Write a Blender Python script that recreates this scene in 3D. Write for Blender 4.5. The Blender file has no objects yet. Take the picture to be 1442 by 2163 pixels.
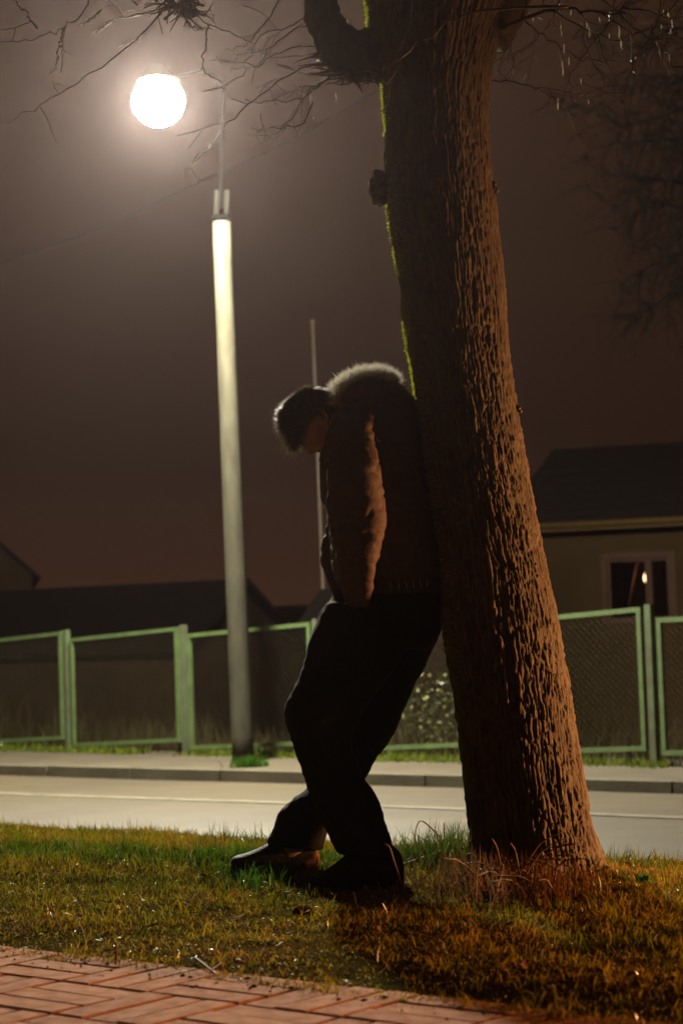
import bpy, math, random
import numpy as np
from mathutils import Matrix, Vector

rng = np.random.default_rng(7)
random.seed(7)
SC = bpy.context.scene
COL = SC.collection

# ------------------------------------------------------------------ camera
F_PX, ROLL, HOR, CAM_H = 4000.0, math.radians(1.9), 1350.0, 0.72
PITCH = math.atan((HOR - 1081.5) / F_PX)
cr, sr, cp, sp = math.cos(ROLL), math.sin(ROLL), math.cos(PITCH), math.sin(PITCH)
cam_d = bpy.data.cameras.new('camera')
cam_d.sensor_fit = 'VERTICAL'; cam_d.sensor_height = 36.0
cam_d.lens = 36.0 * F_PX / 2163.0
cam_d.clip_start = 0.05; cam_d.clip_end = 800
cam_d.dof.use_dof = True; cam_d.dof.focus_distance = 5.62; cam_d.dof.aperture_fstop = 4.2
cam = bpy.data.objects.new('camera', cam_d); COL.objects.link(cam)
Fw = Vector((0, cp, sp)); Uv = Vector((0, -sp, cp)); Xv = Vector((1, 0, 0))
R_ = cr * Xv - sr * Uv; U_ = sr * Xv + cr * Uv
cam.matrix_world = Matrix(((R_.x, U_.x, -Fw.x, 0), (R_.y, U_.y, -Fw.y, 0), (R_.z, U_.z, -Fw.z, CAM_H), (0, 0, 0, 1)))
SC.camera = cam

# ------------------------------------------------------------------ sky, lamps, exposure
SKY = 1.0            # brightness of the light-polluted night sky
ORANGE = 130.0       # sodium street lamp up the road, out of frame on the right
CAR = 1050.0         # orange lamp of a car stopped beside the verge, out of frame on the right
LAMP = 4000.0        # radiance of the street lamp's bowl
GLARE_HAZE = 0.00042
world = bpy.data.worlds.new('World'); SC.world = world; world.use_nodes = True
wn = world.node_tree.nodes; wl = world.node_tree.links; wn.clear()
w_out = wn.new('ShaderNodeOutputWorld'); w_bg = wn.new('ShaderNodeBackground')
w_tc = wn.new('ShaderNodeTexCoord'); w_sep = wn.new('ShaderNodeSeparateXYZ'); w_cr = wn.new('ShaderNodeValToRGB')
w_cr.color_ramp.elements[0].position = 0.0; w_cr.color_ramp.elements[0].color = (0.0410, 0.0170, 0.0095, 1)
w_cr.color_ramp.elements[1].position = 0.5; w_cr.color_ramp.elements[1].color = (0.0390, 0.0160, 0.0062, 1)
e = w_cr.color_ramp.elements.new(0.10); e.color = (0.0185, 0.0088, 0.0052, 1)
wl.new(w_tc.outputs['Generated'], w_sep.inputs[0]); wl.new(w_sep.outputs['Z'], w_cr.inputs[0])
wl.new(w_cr.outputs[0], w_bg.inputs[0]); w_bg.inputs[1].default_value = SKY
wl.new(w_bg.outputs[0], w_out.inputs[0])

def point_light(name, loc, power, col, rad):
    l = bpy.data.lights.new(name, 'POINT'); l.energy = power; l.color = col; l.shadow_soft_size = rad
    o = bpy.data.objects.new(name, l); o.location = loc; COL.objects.link(o); return o
point_light('sodium_lamp', (6.4, 5.25, 3.4), ORANGE, (1.0, 0.42, 0.14), 0.12)
cl = bpy.data.lights.new('car_lamp', 'SPOT'); cl.energy = CAR; cl.color = (1.0, 0.41, 0.14); cl.spot_size = math.radians(98); cl.spot_blend = 1.0; cl.shadow_soft_size = .07
clo = bpy.data.objects.new('car_lamp', cl); clo.location = (3.5, 5.40, .38); COL.objects.link(clo)
clo.rotation_euler = (Vector((.6, 5.05, .05)) - Vector((3.5, 5.40, .38))).to_track_quat('-Z', 'Y').to_euler()

SC.view_settings.view_transform = 'Standard'; SC.view_settings.look = 'None'
SC.view_settings.exposure = 0.0; SC.view_settings.gamma = 1.0; SC.view_settings.use_curve_mapping = False
SC.render.engine = 'CYCLES'
cy = SC.cycles
cy.use_denoising = True
cy.max_bounces = 5; cy.diffuse_bounces = 3; cy.glossy_bounces = 3; cy.transmission_bounces = 4
cy.transparent_max_bounces = 6; cy.volume_bounces = 0
cy.sample_clamp_indirect = 4.0; cy.caustics_reflective = False; cy.caustics_refractive = False

# ------------------------------------------------------------------ frames of reference
def ray(x, y):
    u, v = x - 721.0, y - 1081.5
    u2 = u * cr - v * sr; v2 = u * sr + v * cr
    return np.array([u2 / F_PX, cp + v2 / F_PX * sp, sp - v2 / F_PX * cp])
def at(x, y, Y):                     # the point of the photograph's ray (x, y) at distance Y
    d = ray(x, y); return d * (Y / d[1]) + np.array([0, 0, CAM_H])
def gnd(x, y, z=0.0):                # ... where it meets the level z
    d = ray(x, y); return d * ((z - CAM_H) / d[2]) + np.array([0, 0, CAM_H])
TH = math.radians(39)                # the street runs 39 degrees off the picture plane
AX = np.array([math.cos(TH), -math.sin(TH)]); NX = np.array([math.sin(TH), math.cos(TH)])
def ts(t, s): return AX * t + NX * s
S_BRICK, S_CREST, S_ROAD, S_LINE, S_KERB = 3.04, 5.75, 6.7, 9.6, 10.98
Z_ROAD, Z_PAVE = -0.36, -0.28

# ------------------------------------------------------------------ numpy noise
def _hash(ix, iy, iz, seed):
    h = (ix.astype(np.int64) * 374761393 + iy.astype(np.int64) * 668265263 + iz.astype(np.int64) * 2147483647 + seed * 974711) & 0xFFFFFFFF
    h = ((h ^ (h >> 13)) * 1274126177) & 0xFFFFFFFF
    return ((h ^ (h >> 16)) & 0xFFFFFF) / float(0xFFFFFF)
def vnoise(p, seed=0):
    p = np.asarray(p, float); i = np.floor(p).astype(np.int64); f = p - i; f = f * f * (3 - 2 * f); out = 0
    for dx in (0, 1):
        for dy in (0, 1):
            for dz in (0, 1):
                w = (f[:, 0] if dx else 1 - f[:, 0]) * (f[:, 1] if dy else 1 - f[:, 1]) * (f[:, 2] if dz else 1 - f[:, 2])
                out = out + w * _hash(i[:, 0] + dx, i[:, 1] + dy, i[:, 2] + dz, seed)
    return out * 2 - 1
def fbm(p, o=4, seed=0):
    a, s, t = 0.5, 1.0, 0
    for k in range(o):
        t = t + a * vnoise(np.asarray(p) * s, seed + k * 17); a *= .5; s *= 2.03
    return t
def sstep(a, b, x):
    t = np.clip((x - a) / (b - a), 0, 1); return t * t * (3 - 2 * t)

TREE_XY = np.array([0.545, 5.50])
def gz(x, y):                        # height of the verge
    shp = np.shape(x); x = np.asarray(x, float).ravel(); y = np.asarray(y, float).ravel()
    s = x * NX[0] + y * NX[1]
    p = np.stack([x, y, x * 0], -1)
    z = 0.012 * fbm(p * 2.3, 3, 5) + 0.008 * fbm(p * 9, 2, 9) + 0.012
    z = z + 0.035 * np.exp(-((x - TREE_XY[0]) ** 2 + (y - TREE_XY[1]) ** 2) / 0.10)
    z = z + 0.02 * sstep(S_BRICK, S_BRICK + .4, s) - 0.02
    z = z - .085 * sstep(4.5, 5.7, s)
    return (z - 0.32 * sstep(S_CREST - .1, S_ROAD + .1, s) - 0.03 * (s < S_BRICK + .02)).reshape(shp)

# ------------------------------------------------------------------ materials
def new_mat(name):
    m = bpy.data.materials.new(name); m.use_nodes = True
    nt = m.node_tree; b = nt.nodes['Principled BSDF']; return m, nt, b
def ramp_on(nt, fac, stops):
    r = nt.nodes.new('ShaderNodeValToRGB')
    while len(r.color_ramp.elements) < len(stops): r.color_ramp.elements.new(0.5)
    for el, (p, c) in zip(r.color_ramp.elements, stops): el.position = p; el.color = (*c, 1)
    nt.links.new(fac, r.inputs[0]); return r.outputs[0]
def noise_node(nt, scale, detail=5, rough=.6, stretch=None, coord='Object'):
    tc = nt.nodes.new('ShaderNodeTexCoord'); n = nt.nodes.new('ShaderNodeTexNoise')
    n.inputs['Scale'].default_value = scale; n.inputs['Detail'].default_value = detail; n.inputs['Roughness'].default_value = rough
    v = tc.outputs[coord]
    if stretch:
        mp = nt.nodes.new('ShaderNodeMapping'); mp.inputs['Scale'].default_value = stretch
        nt.links.new(v, mp.inputs[0]); v = mp.outputs[0]
    nt.links.new(v, n.inputs['Vector']); return n.outputs['Fac']
def mat(name, c1, c2=None, rough=.8, scale=8, detail=5, stretch=None, bump=0, bscale=60, metal=0, spec=.5, lo=.35, hi=.65, rvar=0):
    m, nt, b = new_mat(name); b.inputs['Roughness'].default_value = rough; b.inputs['Metallic'].default_value = metal
    b.inputs['Specular IOR Level'].default_value = spec
    if c2 is None: c2 = tuple(v * .8 for v in c1)
    f = noise_node(nt, scale, detail, .6, stretch)
    nt.links.new(ramp_on(nt, f, [(lo, c1), (hi, c2)]), b.inputs['Base Color'])
    if rvar:
        mr = nt.nodes.new('ShaderNodeMapRange'); nt.links.new(f, mr.inputs[0]); mr.inputs[1].default_value = .3; mr.inputs[2].default_value = .7
        mr.inputs[3].default_value = rough - rvar; mr.inputs[4].default_value = rough + rvar; nt.links.new(mr.outputs[0], b.inputs['Roughness'])
    if bump:
        bp = nt.nodes.new('ShaderNodeBump'); bp.inputs['Strength'].default_value = bump; bp.inputs['Distance'].default_value = .01
        nt.links.new(noise_node(nt, bscale, 4, .65, stretch), bp.inputs['Height']); nt.links.new(bp.outputs[0], b.inputs['Normal'])
    return m
def attr_mat(name, rough=.5, translucent=0.0, spec=.5, bump=0, bscale=200):   # colour from the mesh's own 'Col' attribute
    m, nt, b = new_mat(name); a = nt.nodes.new('ShaderNodeAttribute'); a.attribute_name = 'Col'
    nt.links.new(a.outputs['Color'], b.inputs['Base Color']); b.inputs['Roughness'].default_value = rough
    b.inputs['Specular IOR Level'].default_value = spec
    if bump:
        bp = nt.nodes.new('ShaderNodeBump'); bp.inputs['Strength'].default_value = bump; bp.inputs['Distance'].default_value = .004
        nt.links.new(noise_node(nt, bscale, 5, .7), bp.inputs['Height']); nt.links.new(bp.outputs[0], b.inputs['Normal'])
    if translucent:
        t = nt.nodes.new('ShaderNodeBsdfTranslucent'); mx = nt.nodes.new('ShaderNodeMixShader'); mx.inputs[0].default_value = translucent
        nt.links.new(a.outputs['Color'], t.inputs[0]); nt.links.new(b.outputs[0], mx.inputs[1]); nt.links.new(t.outputs[0], mx.inputs[2])
        nt.links.new(mx.outputs[0], nt.nodes['Material Output'].inputs[0])
    return m
def translucent_mat(name, col, fac=.5, rough=.5):
    m, nt, b = new_mat(name); b.inputs['Base Color'].default_value = (*col, 1); b.inputs['Roughness'].default_value = rough
    f = noise_node(nt, 30, 3)
    c = ramp_on(nt, f, [(.3, tuple(v * .75 for v in col)), (.7, col)])
    nt.links.new(c, b.inputs['Base Color'])
    t = nt.nodes.new('ShaderNodeBsdfTranslucent'); mx = nt.nodes.new('ShaderNodeMixShader'); mx.inputs[0].default_value = fac
    nt.links.new(c, t.inputs[0]); nt.links.new(b.outputs[0], mx.inputs[1]); nt.links.new(t.outputs[0], mx.inputs[2])
    nt.links.new(mx.outputs[0], nt.nodes['Material Output'].inputs[0]); return m
def emit_mat(name, col, st):
    m, nt, b = new_mat(name); b.inputs['Base Color'].default_value = (.8, .8, .8, 1)
    b.inputs['Emission Color'].default_value = (*col, 1); b.inputs['Emission Strength'].default_value = st; return m

M = dict(
    soil=mat('soil', (.085, .060, .018), (.045, .030, .010), .9, 14, bump=.6, spec=.0),
    field=mat('field', (.03, .028, .012), (.018, .014, .008), .95, 3),
    asphalt=mat('asphalt', (.096, .077, .048), (.060, .047, .029), .55, .8, 10, bump=.5, bscale=120, rvar=.08),
    line=mat('road_paint', (.165, .145, .105), (.085, .070, .046), .6, 9, 6, lo=.4, hi=.75),
    pave=mat('pavement_concrete', (.078, .064, .040), (.055, .043, .028), .8, 2.2, 7, bump=.3),
    kerb=mat('kerb_concrete', (.10, .088, .056), (.07, .06, .038), .85, 5, bump=.4),
    concrete=mat('pole_concrete', (.060, .056, .040), (.030, .027, .017), .85, 3.2, 9, stretch=(3, 3, .8), bump=.3, bscale=40, spec=.15, lo=.3, hi=.7),
    galv=mat('galvanised_steel', (.30, .31, .26), (.22, .23, .19), .5, 8, metal=.4),
    tube=mat('weathered_tube', (.005, .005, .0036), (.003, .003, .002), .9, 12, spec=.1),
    black=mat('dark_metal', (.0018, .0018, .0018), None, .95, spec=.0),
    green=mat('green_paint', (.076, .122, .038), (.042, .066, .022), .6, 9, 6, lo=.3, hi=.75),
    postm=mat('post_paint', (.060, .092, .040), (.048, .040, .020), .8, 6, 6, lo=.35, hi=.7),
    wire=mat('wire', (.09, .08, .05), (.05, .04, .025), .8, 20, spec=.1),
    brickbed=mat('joint_sand', (.055, .026, .018), (.03, .016, .012), .95, 30, bump=.5),
    roof=mat('roof_sheet', (.016, .011, .010), (.011, .008, .008), .95, 3, stretch=(1, 6, 1), spec=.1),
    wall=mat('house_render', (.040, .025, .010), (.032, .020, .008), .9, 2.5, spec=.1),
    wall2=mat('shed_render', (.045, .027, .015), (.032, .019, .011), .9, 2.5, spec=.1),
    wall3=mat('gable_render', (.085, .052, .028), (.065, .04, .022), .9, 2.5, spec=.1),
    fascia=mat('gutter_paint', (.085, .052, .018), (.07, .042, .015), .8, 4, spec=.1),
    wframe=mat('window_paint', (.062, .034, .024), (.05, .027, .019), .8, 4, spec=.1),
    room=mat('room_plaster', (.05, .04, .035), None, .9),
    curtain=mat('curtain_cloth', (.30, .11, .08), (.22, .07, .055), .9, 12, stretch=(8, 8, .4)),
    mast=mat('mast_paint', (.40, .32, .24), (.32, .26, .2), .7),
    cable=mat('cable', (.012, .011, .010), None, .9, spec=.1),
    twig=mat('wet_twig', (.045, .026, .017), (.028, .018, .012), .30, 20, spec=.7),
    fartwig=mat('far_twig', (.014, .009, .007), (.009, .006, .005), .95, 20, spec=.1),
    skin=mat('skin', (.31, .185, .13), (.26, .15, .10), .55, 30, bump=.1, bscale=200),
    jacket=mat('jacket_cloth', (.060, .033, .022), (.048, .027, .018), .75, 14, bump=.25, bscale=120),
    rib=mat('ribbed_knit', (.05, .034, .026), (.035, .024, .018), .9, 20, bump=.4, bscale=200),
    stitch=mat('pale_thread', (.36, .32, .26), None, .8),
    jeans=mat('black_denim', (.0115, .0105, .010), (.008, .0075, .0075), .9, 30, bump=.3, bscale=250, spec=.15),
    shoe=mat('shoe_leather', (.020, .014, .011), (.012, .009, .008), .7, 20, bump=.3, spec=.2),
    shoeback=mat('shoe_suede', (.25, .10, .07), (.18, .07, .05), .85, 40, bump=.3),
    sole=mat('shoe_rubber', (.02, .018, .016), None, .7),
    stem=mat('dry_stem', (.16, .10, .05), (.09, .055, .028), .7, 30),
    deadleaf=mat('dead_leaf', (.22, .10, .035), (.13, .055, .02), .8, 40, spec=.1),
    dropleaf=translucent_mat('pale_wet_leaf', (.42, .41, .34), .45, .45),
    twig_glint=translucent_mat('pale_glint', (.78, .74, .62), .5, .3),  # pale colour stands for glints on the wet twigs
    greenleaf=translucent_mat('green_leaf', (.10, .16, .02), .45, .35),
    glass=None)
m_, nt_, b_ = new_mat('window_glass'); b_.inputs['Base Color'].default_value = (.9, .92, .9, 1); b_.inputs['Roughness'].default_value = .05
b_.inputs['Transmission Weight'].default_value = 1; b_.inputs['IOR'].default_value = 1.02; M['glass'] = m_
M['bowl'] = emit_mat('lamp_bowl_light', (1.0, .93, .72), LAMP)
M['bulb'] = emit_mat('bulb_light', (1.0, .55, .30), 22.0)
def grass_mat():
    m, nt, b = new_mat('grass_blades'); nt.nodes.remove(b); a = nt.nodes.new('ShaderNodeAttribute'); a.attribute_name = 'Col'
    d_, t_, g_, m1, m2 = [nt.nodes.new('ShaderNode' + k) for k in ('BsdfDiffuse', 'BsdfTranslucent', 'BsdfGlossy', 'MixShader', 'MixShader')]
    nt.links.new(a.outputs['Color'], d_.inputs[0]); nt.links.new(a.outputs['Color'], t_.inputs[0]); m1.inputs[0].default_value = .45
    g_.inputs['Roughness'].default_value = .36; g_.inputs['Color'].default_value = (.8, .8, .72, 1)
    nt.links.new(d_.outputs[0], m1.inputs[1]); nt.links.new(t_.outputs[0], m1.inputs[2]); nt.links.new(a.outputs['Alpha'], m2.inputs[0])
    nt.links.new(m1.outputs[0], m2.inputs[1]); nt.links.new(g_.outputs[0], m2.inputs[2]); nt.links.new(m2.outputs[0], nt.nodes['Material Output'].inputs[0]); return m
M['grass'] = grass_mat()
M['bark'] = attr_mat('bark', .7, 0, .35, bump=.8, bscale=260)
M['bush'] = attr_mat('bush_leaves', .4, .4, .5)
M['fur'] = attr_mat('fur_strands', .5, .6, .4)
M['hair'] = attr_mat('hair_strands', .38, .5, .6)
M['moss'] = attr_mat('moss_blades', .8, .55, .1)
M['crumb'] = attr_mat('earth_crumbs', 1.0, 0, 0)
M['brick'] = []
for k, (c1, c2) in enumerate([((.58, .275, .140), (.40, .175, .085)), ((.52, .235, .115), (.36, .155, .075)), ((.60, .30, .16), (.44, .205, .105))]):
    M['brick'].append(mat('paving_brick', c1, c2, .85, 22 + 3 * k, 7, bump=.6, bscale=240, spec=.12, rvar=.1))

# ------------------------------------------------------------------ mesh helpers
def finish(o, parent=None, **props):
    COL.objects.link(o)
    if parent is not None: o.parent = parent
    for k, v in props.items(): o[k] = v
    return o
def wloc(o):
    p = np.zeros(3)
    while o is not None: p = p + np.array(o.location); o = o.parent
    return p
def mesh_np(name, V, Fc, m, smooth=True, col=None):
    me = bpy.data.meshes.new(name); V = np.asarray(V, np.float32)
    if isinstance(Fc, np.ndarray):
        n, k = Fc.shape
        me.vertices.add(len(V)); me.vertices.foreach_set('co', V.ravel())
        me.loops.add(n * k); me.loops.foreach_set('vertex_index', Fc.astype(np.int32).ravel())
        me.polygons.add(n); me.polygons.foreach_set('loop_start', np.arange(0, n * k, k, dtype=np.int32))
        me.update(calc_edges=True); me.validate()
    else:
        me.from_pydata(V.tolist(), [], Fc); me.update()
    if smooth: me.polygons.foreach_set('use_smooth', np.ones(len(me.polygons), bool))
    if col is not None:
        ca = me.color_attributes.new('Col', 'FLOAT_COLOR', 'POINT')
        c4 = np.ones((len(V), 4), np.float32); c4[:, :np.shape(col)[-1]] = col; ca.data.foreach_set('color', c4.ravel())
    if m is not None: me.materials.append(m)
    return me
def obj(name, V, Fc, m, parent=None, smooth=True, col=None, **props):   # V in world coordinates
    V = np.asarray(V, float)
    off = wloc(parent) if parent is not None else np.zeros(3)
    return finish(bpy.data.objects.new(name, mesh_np(name, V - off, Fc, m, smooth, col)), parent, **props)
def thing(name, label, cat, loc, group=None):
    o = bpy.data.objects.new(name, None); o.location = tuple(loc); o.empty_display_size = .1
    p = dict(label=label, category=cat)
    if group: p['group'] = group
    return finish(o, None, **p)
class MB:                                  # collects shapes into one mesh
    def __init__(s): s.V = []; s.F = []; s.n = 0
    def add(s, V, Fc):
        s.V.append(np.asarray(V, float)); s.F += [tuple(int(i) + s.n for i in f) for f in Fc]; s.n += len(V); return s
    def box(s, c, ex, ey, ez):             # centre and three half-axis vectors
        c, ex, ey, ez = map(lambda a: np.asarray(a, float), (c, ex, ey, ez))
        V = [c + a * ex + b * ey + d * ez for a in (-1, 1) for b in (-1, 1) for d in (-1, 1)]
        Fc = [(0, 1, 3, 2), (4, 6, 7, 5), (0, 4, 5, 1), (2, 3, 7, 6), (0, 2, 6, 4), (1, 5, 7, 3)]
        if np.dot(np.cross(ex, ey), ez) < 0: Fc = [f[::-1] for f in Fc]
        return s.add(V, Fc)
    def bar(s, a, b, w, h, up=(0, 0, 1)):
        a, b = np.asarray(a, float), np.asarray(b, float); d = b - a; L = np.linalg.norm(d); d = d / L
        sd = np.cross(d, up); sd /= np.linalg.norm(sd); u = np.cross(sd, d)
        return s.box((a + b) / 2, d * L / 2, sd * w / 2, u * h / 2)
    def tube(s, P, R, k=6, cap=True):
        V, Fc = tube(P, R, k, cap); return s.add(V, Fc)
    def obj(s, name, m, parent=None, smooth=True, **props):
        return obj(name, np.concatenate(s.V), s.F, m, parent, smooth, **props)
def tube(P, R, k=6, cap=True):
    P = np.asarray(P, float); n = len(P); R = np.broadcast_to(np.asarray(R, float), (n,))
    T = np.gradient(P, axis=0); T /= np.linalg.norm(T, axis=1)[:, None] + 1e-12
    ref = np.array([0, 0, 1.0]) if abs(T[:, 2]).mean() < .8 else np.array([1.0, 0, 0])
    A = np.cross(T, ref); A /= np.linalg.norm(A, axis=1)[:, None] + 1e-12; B = np.cross(A, T)
    an = np.arange(k) * 2 * np.pi / k
    V = (P[:, None] + R[:, None, None] * (np.cos(an)[None, :, None] * A[:, None] - np.sin(an)[None, :, None] * B[:, None])).reshape(-1, 3)
    Fc = [(i * k + j, i * k + (j + 1) % k, (i + 1) * k + (j + 1) % k, (i + 1) * k + j) for i in range(n - 1) for j in range(k)]
    if cap: Fc += [tuple(range(k))[::-1], tuple((n - 1) * k + j for j in range(k))]
    return V, Fc
def smoothp(P, n):                          # Catmull-Rom through the rows of P
    P = np.asarray(P, float); m = len(P)
    if m < 3: return P[0] + (P[-1] - P[0]) * np.linspace(0, 1, n)[:, None]
    Q = np.vstack([2 * P[0] - P[1], P, 2 * P[-1] - P[-2]])
    u = np.linspace(0, m - 1 - 1e-9, n); i = u.astype(int); f = (u - i)[:, None]
    a, b, c, d = Q[i], Q[i + 1], Q[i + 2], Q[i + 3]
    return .5 * (2 * b + (c - a) * f + (2 * a - 5 * b + 4 * c - d) * f ** 2 + (3 * b - a - 3 * c + d) * f ** 3)
def loft(st, n=24, k=28, pw=2.2, skew=0.):           # stations ((x,y) front, (x,y) back, distance, half thickness)
    rows = []
    for (f, b, Y, th) in st:
        rows.append(np.concatenate([at(f[0], f[1], Y), at(b[0], b[1], Y), [th]]))
    rows = smoothp(rows, n); an = np.arange(k) * 2 * np.pi / k
    c, s = np.cos(an), np.sin(an); cs = np.sign(c) * abs(c) ** (2 / pw); sn = np.sign(s) * abs(s) ** (2 / pw)
    C = (rows[:, :3] + rows[:, 3:6]) / 2; E = (rows[:, :3] - rows[:, 3:6]) / 2; T = rows[:, 6]
    V = C[:, None] + E[:, None] * cs[None, :, None]
    V[:, :, 1] += T[:, None] * sn[None]
    V[:, :, 0] -= skew * sn[None]
    Fc = [(i * k + j, i * k + (j + 1) % k, (i + 1) * k + (j + 1) % k, (i + 1) * k + j) for i in range(n - 1) for j in range(k)]
    Fc += [tuple(range(k))[::-1], tuple((n - 1) * k + j for j in range(k))]
    return V.reshape(-1, 3), Fc
def remesh(mb, voxel, smooth=4, fac=.5):    # closed shapes grown together into one skin
    me = mesh_np('tmp', np.concatenate(mb.V), mb.F, None)
    o = bpy.data.objects.new('tmp', me); COL.objects.link(o)
    import bmesh
    bm = bmesh.new(); bm.from_mesh(me); 
    # make every shell face outwards
    bmesh.ops.recalc_face_normals(bm, faces=bm.faces); bm.to_mesh(me); bm.free()
    r = o.modifiers.new('r', 'REMESH'); r.mode = 'VOXEL'; r.voxel_size = voxel
    if smooth:
        s = o.modifiers.new('s', 'SMOOTH'); s.iterations = smooth; s.factor = fac
    dg = bpy.context.evaluated_depsgraph_get(); dg.update()
    ev = o.evaluated_get(dg); e = ev.to_mesh()
    V = np.empty(len(e.vertices) * 3); e.vertices.foreach_get('co', V); V = V.reshape(-1, 3)
    N = np.empty(len(e.vertices) * 3); e.vertices.foreach_get('normal', N); N = N.reshape(-1, 3)
    Fc = [tuple(p.vertices) for p in e.polygons]
    ev.to_mesh_clear(); bpy.data.objects.remove(o); bpy.data.meshes.remove(me)
    return V, N, Fc
def ellipsoid(c, r, k=10, n=7):
    V = []; 
    for i in range(1, n):
        ph = math.pi * i / n
        for j in range(k):
            th = 2 * math.pi * j / k
            V.append((c[0] + r[0] * math.sin(ph) * math.cos(th), c[1] + r[1] * math.sin(ph) * math.sin(th), c[2] + r[2] * math.cos(ph)))
    V += [(c[0], c[1], c[2] + r[2]), (c[0], c[1], c[2] - r[2])]
    t, b = len(V) - 2, len(V) - 1; Fc = []
    for i in range(n - 2):
        for j in range(k):
            Fc.append((i * k + j, (i + 1) * k + j, (i + 1) * k + (j + 1) % k, i * k + (j + 1) % k))
    for j in range(k):
        Fc.append((t, j, (j + 1) % k)); Fc.append((b, (n - 2) * k + (j + 1) % k, (n - 2) * k + j))
    return V, Fc
def grid_sheet(tv, sv, zf):
    T, S = np.meshgrid(tv, sv); X = T * AX[0] + S * NX[0]; Y = T * AX[1] + S * NX[1]
    V = np.stack([X, Y, zf(X, Y, T, S)], -1).reshape(-1, 3); n, m = T.shape
    i = np.arange(n - 1)[:, None] * m + np.arange(m - 1)[None]
    return V, np.stack([i, i + 1, i + m + 1, i + m], -1).reshape(-1, 4)

# ------------------------------------------------------------------ ground, road, pavement
sv = np.array([-200, -30, -5, 2, 5, 6, 8, 10, 11.5, 12.6, 14, 17, 20, 25, 30, 50, 100, 400.])
tv = np.array([-400, -100, -50, -30, -20, -10, 0, 10, 20, 30, 50, 100, 400.])
def zg(X, Y, T, S):
    return np.interp(S, [-400, 2, 6, 7, 10.9, 11.2, 12.7, 15, 24, 400], [-.08, -.08, -.14, -.5, -.5, -.36, -.30, -.45, -1.0, -1.0])
V, Fc = grid_sheet(tv, sv, zg); obj('ground', V, Fc, M['field'], kind='structure')
V, Fc = grid_sheet(np.linspace(-10, 1, 160), np.linspace(S_BRICK - .02, S_ROAD + .15, 60), lambda X, Y, T, S: gz(X, Y))
obj('verge_soil', V, Fc, M['soil'], kind='structure')
V, Fc = grid_sheet(np.linspace(-60, 60, 60), np.linspace(S_ROAD - .1, S_KERB + .03, 24), lambda X, Y, T, S: Z_ROAD + .006 * np.sin(T * .7) - .0)
obj('road', V, Fc, M['asphalt'], kind='structure')
V, Fc = grid_sheet(np.linspace(-60, 60, 240), np.array([S_LINE - .06, S_LINE + .06]), lambda X, Y, T, S: Z_ROAD + .006 * np.sin(T * .7) + .005)
obj('road_marking', V, Fc, M['line'], kind='structure')
V, Fc = grid_sheet(np.linspace(-60, 60, 120), np.linspace(S_KERB + .14, 12.95, 8), lambda X, Y, T, S: Z_PAVE + .006 * np.sin(T * 2.1 + S * 3) - .003)
obj('far_pavement', V, Fc, M['pave'], kind='structure')
kerb = bpy.data.objects.new('kerb', None); finish(kerb, None, kind='structure')
ang = math.atan2(AX[1], AX[0])
km = MB().box((0, 0, 0), (.492, 0, 0), (0, .074, 0), (0, 0, .12)); kme = mesh_np('kerbstone', np.concatenate(km.V), km.F, M['kerb'], False)
for k in range(-24, 10):
    o = bpy.data.objects.new('kerbstone', kme); p = ts(k * 1.0 + .3, S_KERB + .07)
    o.location = (p[0], p[1], Z_PAVE - .115 + random.uniform(-.004, .004)); o.rotation_euler = (random.uniform(-.01, .01), 0, ang + random.uniform(-.004, .004)); finish(o, kerb)

# ------------------------------------------------------------------ brick path: blocks of three bricks, turned alternately
path = bpy.data.objects.new('brick_path', None); finish(path, None, kind='structure')
V, Fc = grid_sheet(np.linspace(-16, 4, 20), np.linspace(.2, S_BRICK + .06, 10), lambda X, Y, T, S: 0 * X - .016)
obj('joint_bed', V, Fc, M['brickbed'], path)
B = .262; g_ = .0034; bl, bw = B / 2 - g_, B / 6 - g_
def brick_shape(l, w, c=.004, h=.045):
    V = []
    for (z, d) in ((-h, 0), (-c, 0), (0, c)):
        V += [(-l + d, -w + d, z), (l - d, -w + d, z), (l - d, w - d, z), (-l + d, w - d, z)]
    Fc = [(8, 9, 10, 11)]
    for r in (0, 4):
        for j in range(4): Fc.append((r + j, r + (j + 1) % 4, r + 4 + (j + 1) % 4, r + 4 + j))
    return np.array(V, float), Fc
bV, bF = brick_shape(bl, bw)
bmes = [mesh_np('brick', bV, bF, m, False) for m in M['brick']]
K1 = gnd(128.3, 2071)[:2]; t0, s0 = K1 @ AX, K1 @ NX
rest = MB()
for i in range(-40, 26):
    for j in range(-12, 2):
        for q in range(3):
            tc, sc = t0 + (i + .5) * B, s0 + (j + .5) * B
            if (i + j) % 2 == 0: tc += (q - 1) * B / 3; rot = ang + math.pi / 2; ext = B / 2
            else: sc += (q - 1) * B / 3; rot = ang; ext = B / 6
            if sc > S_BRICK + .05 or sc < .3: continue
            p = ts(tc, sc); z = random.uniform(-.0018, .0012)
            near = p[1] > 3.35 and -1.5 < p[0] < 1.25 and sc > 2.15
            if near:
                o = bpy.data.objects.new('brick', random.choice(bmes)); o.location = (p[0], p[1], z)
                o.rotation_euler = (random.uniform(-.006, .006), random.uniform(-.006, .006), rot + random.uniform(-.006, .006)); finish(o, path)
            elif -9 < tc < 2:
                c, s = math.cos(rot), math.sin(rot)
                W = bV.copy(); W[:, 0], W[:, 1] = bV[:, 0] * c - bV[:, 1] * s + p[0], bV[:, 0] * s + bV[:, 1] * c + p[1]; W[:, 2] += z
                rest.add(W, bF)
rest.obj('brick_paving', M['brick'][0], path, False, kind='stuff')

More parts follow.
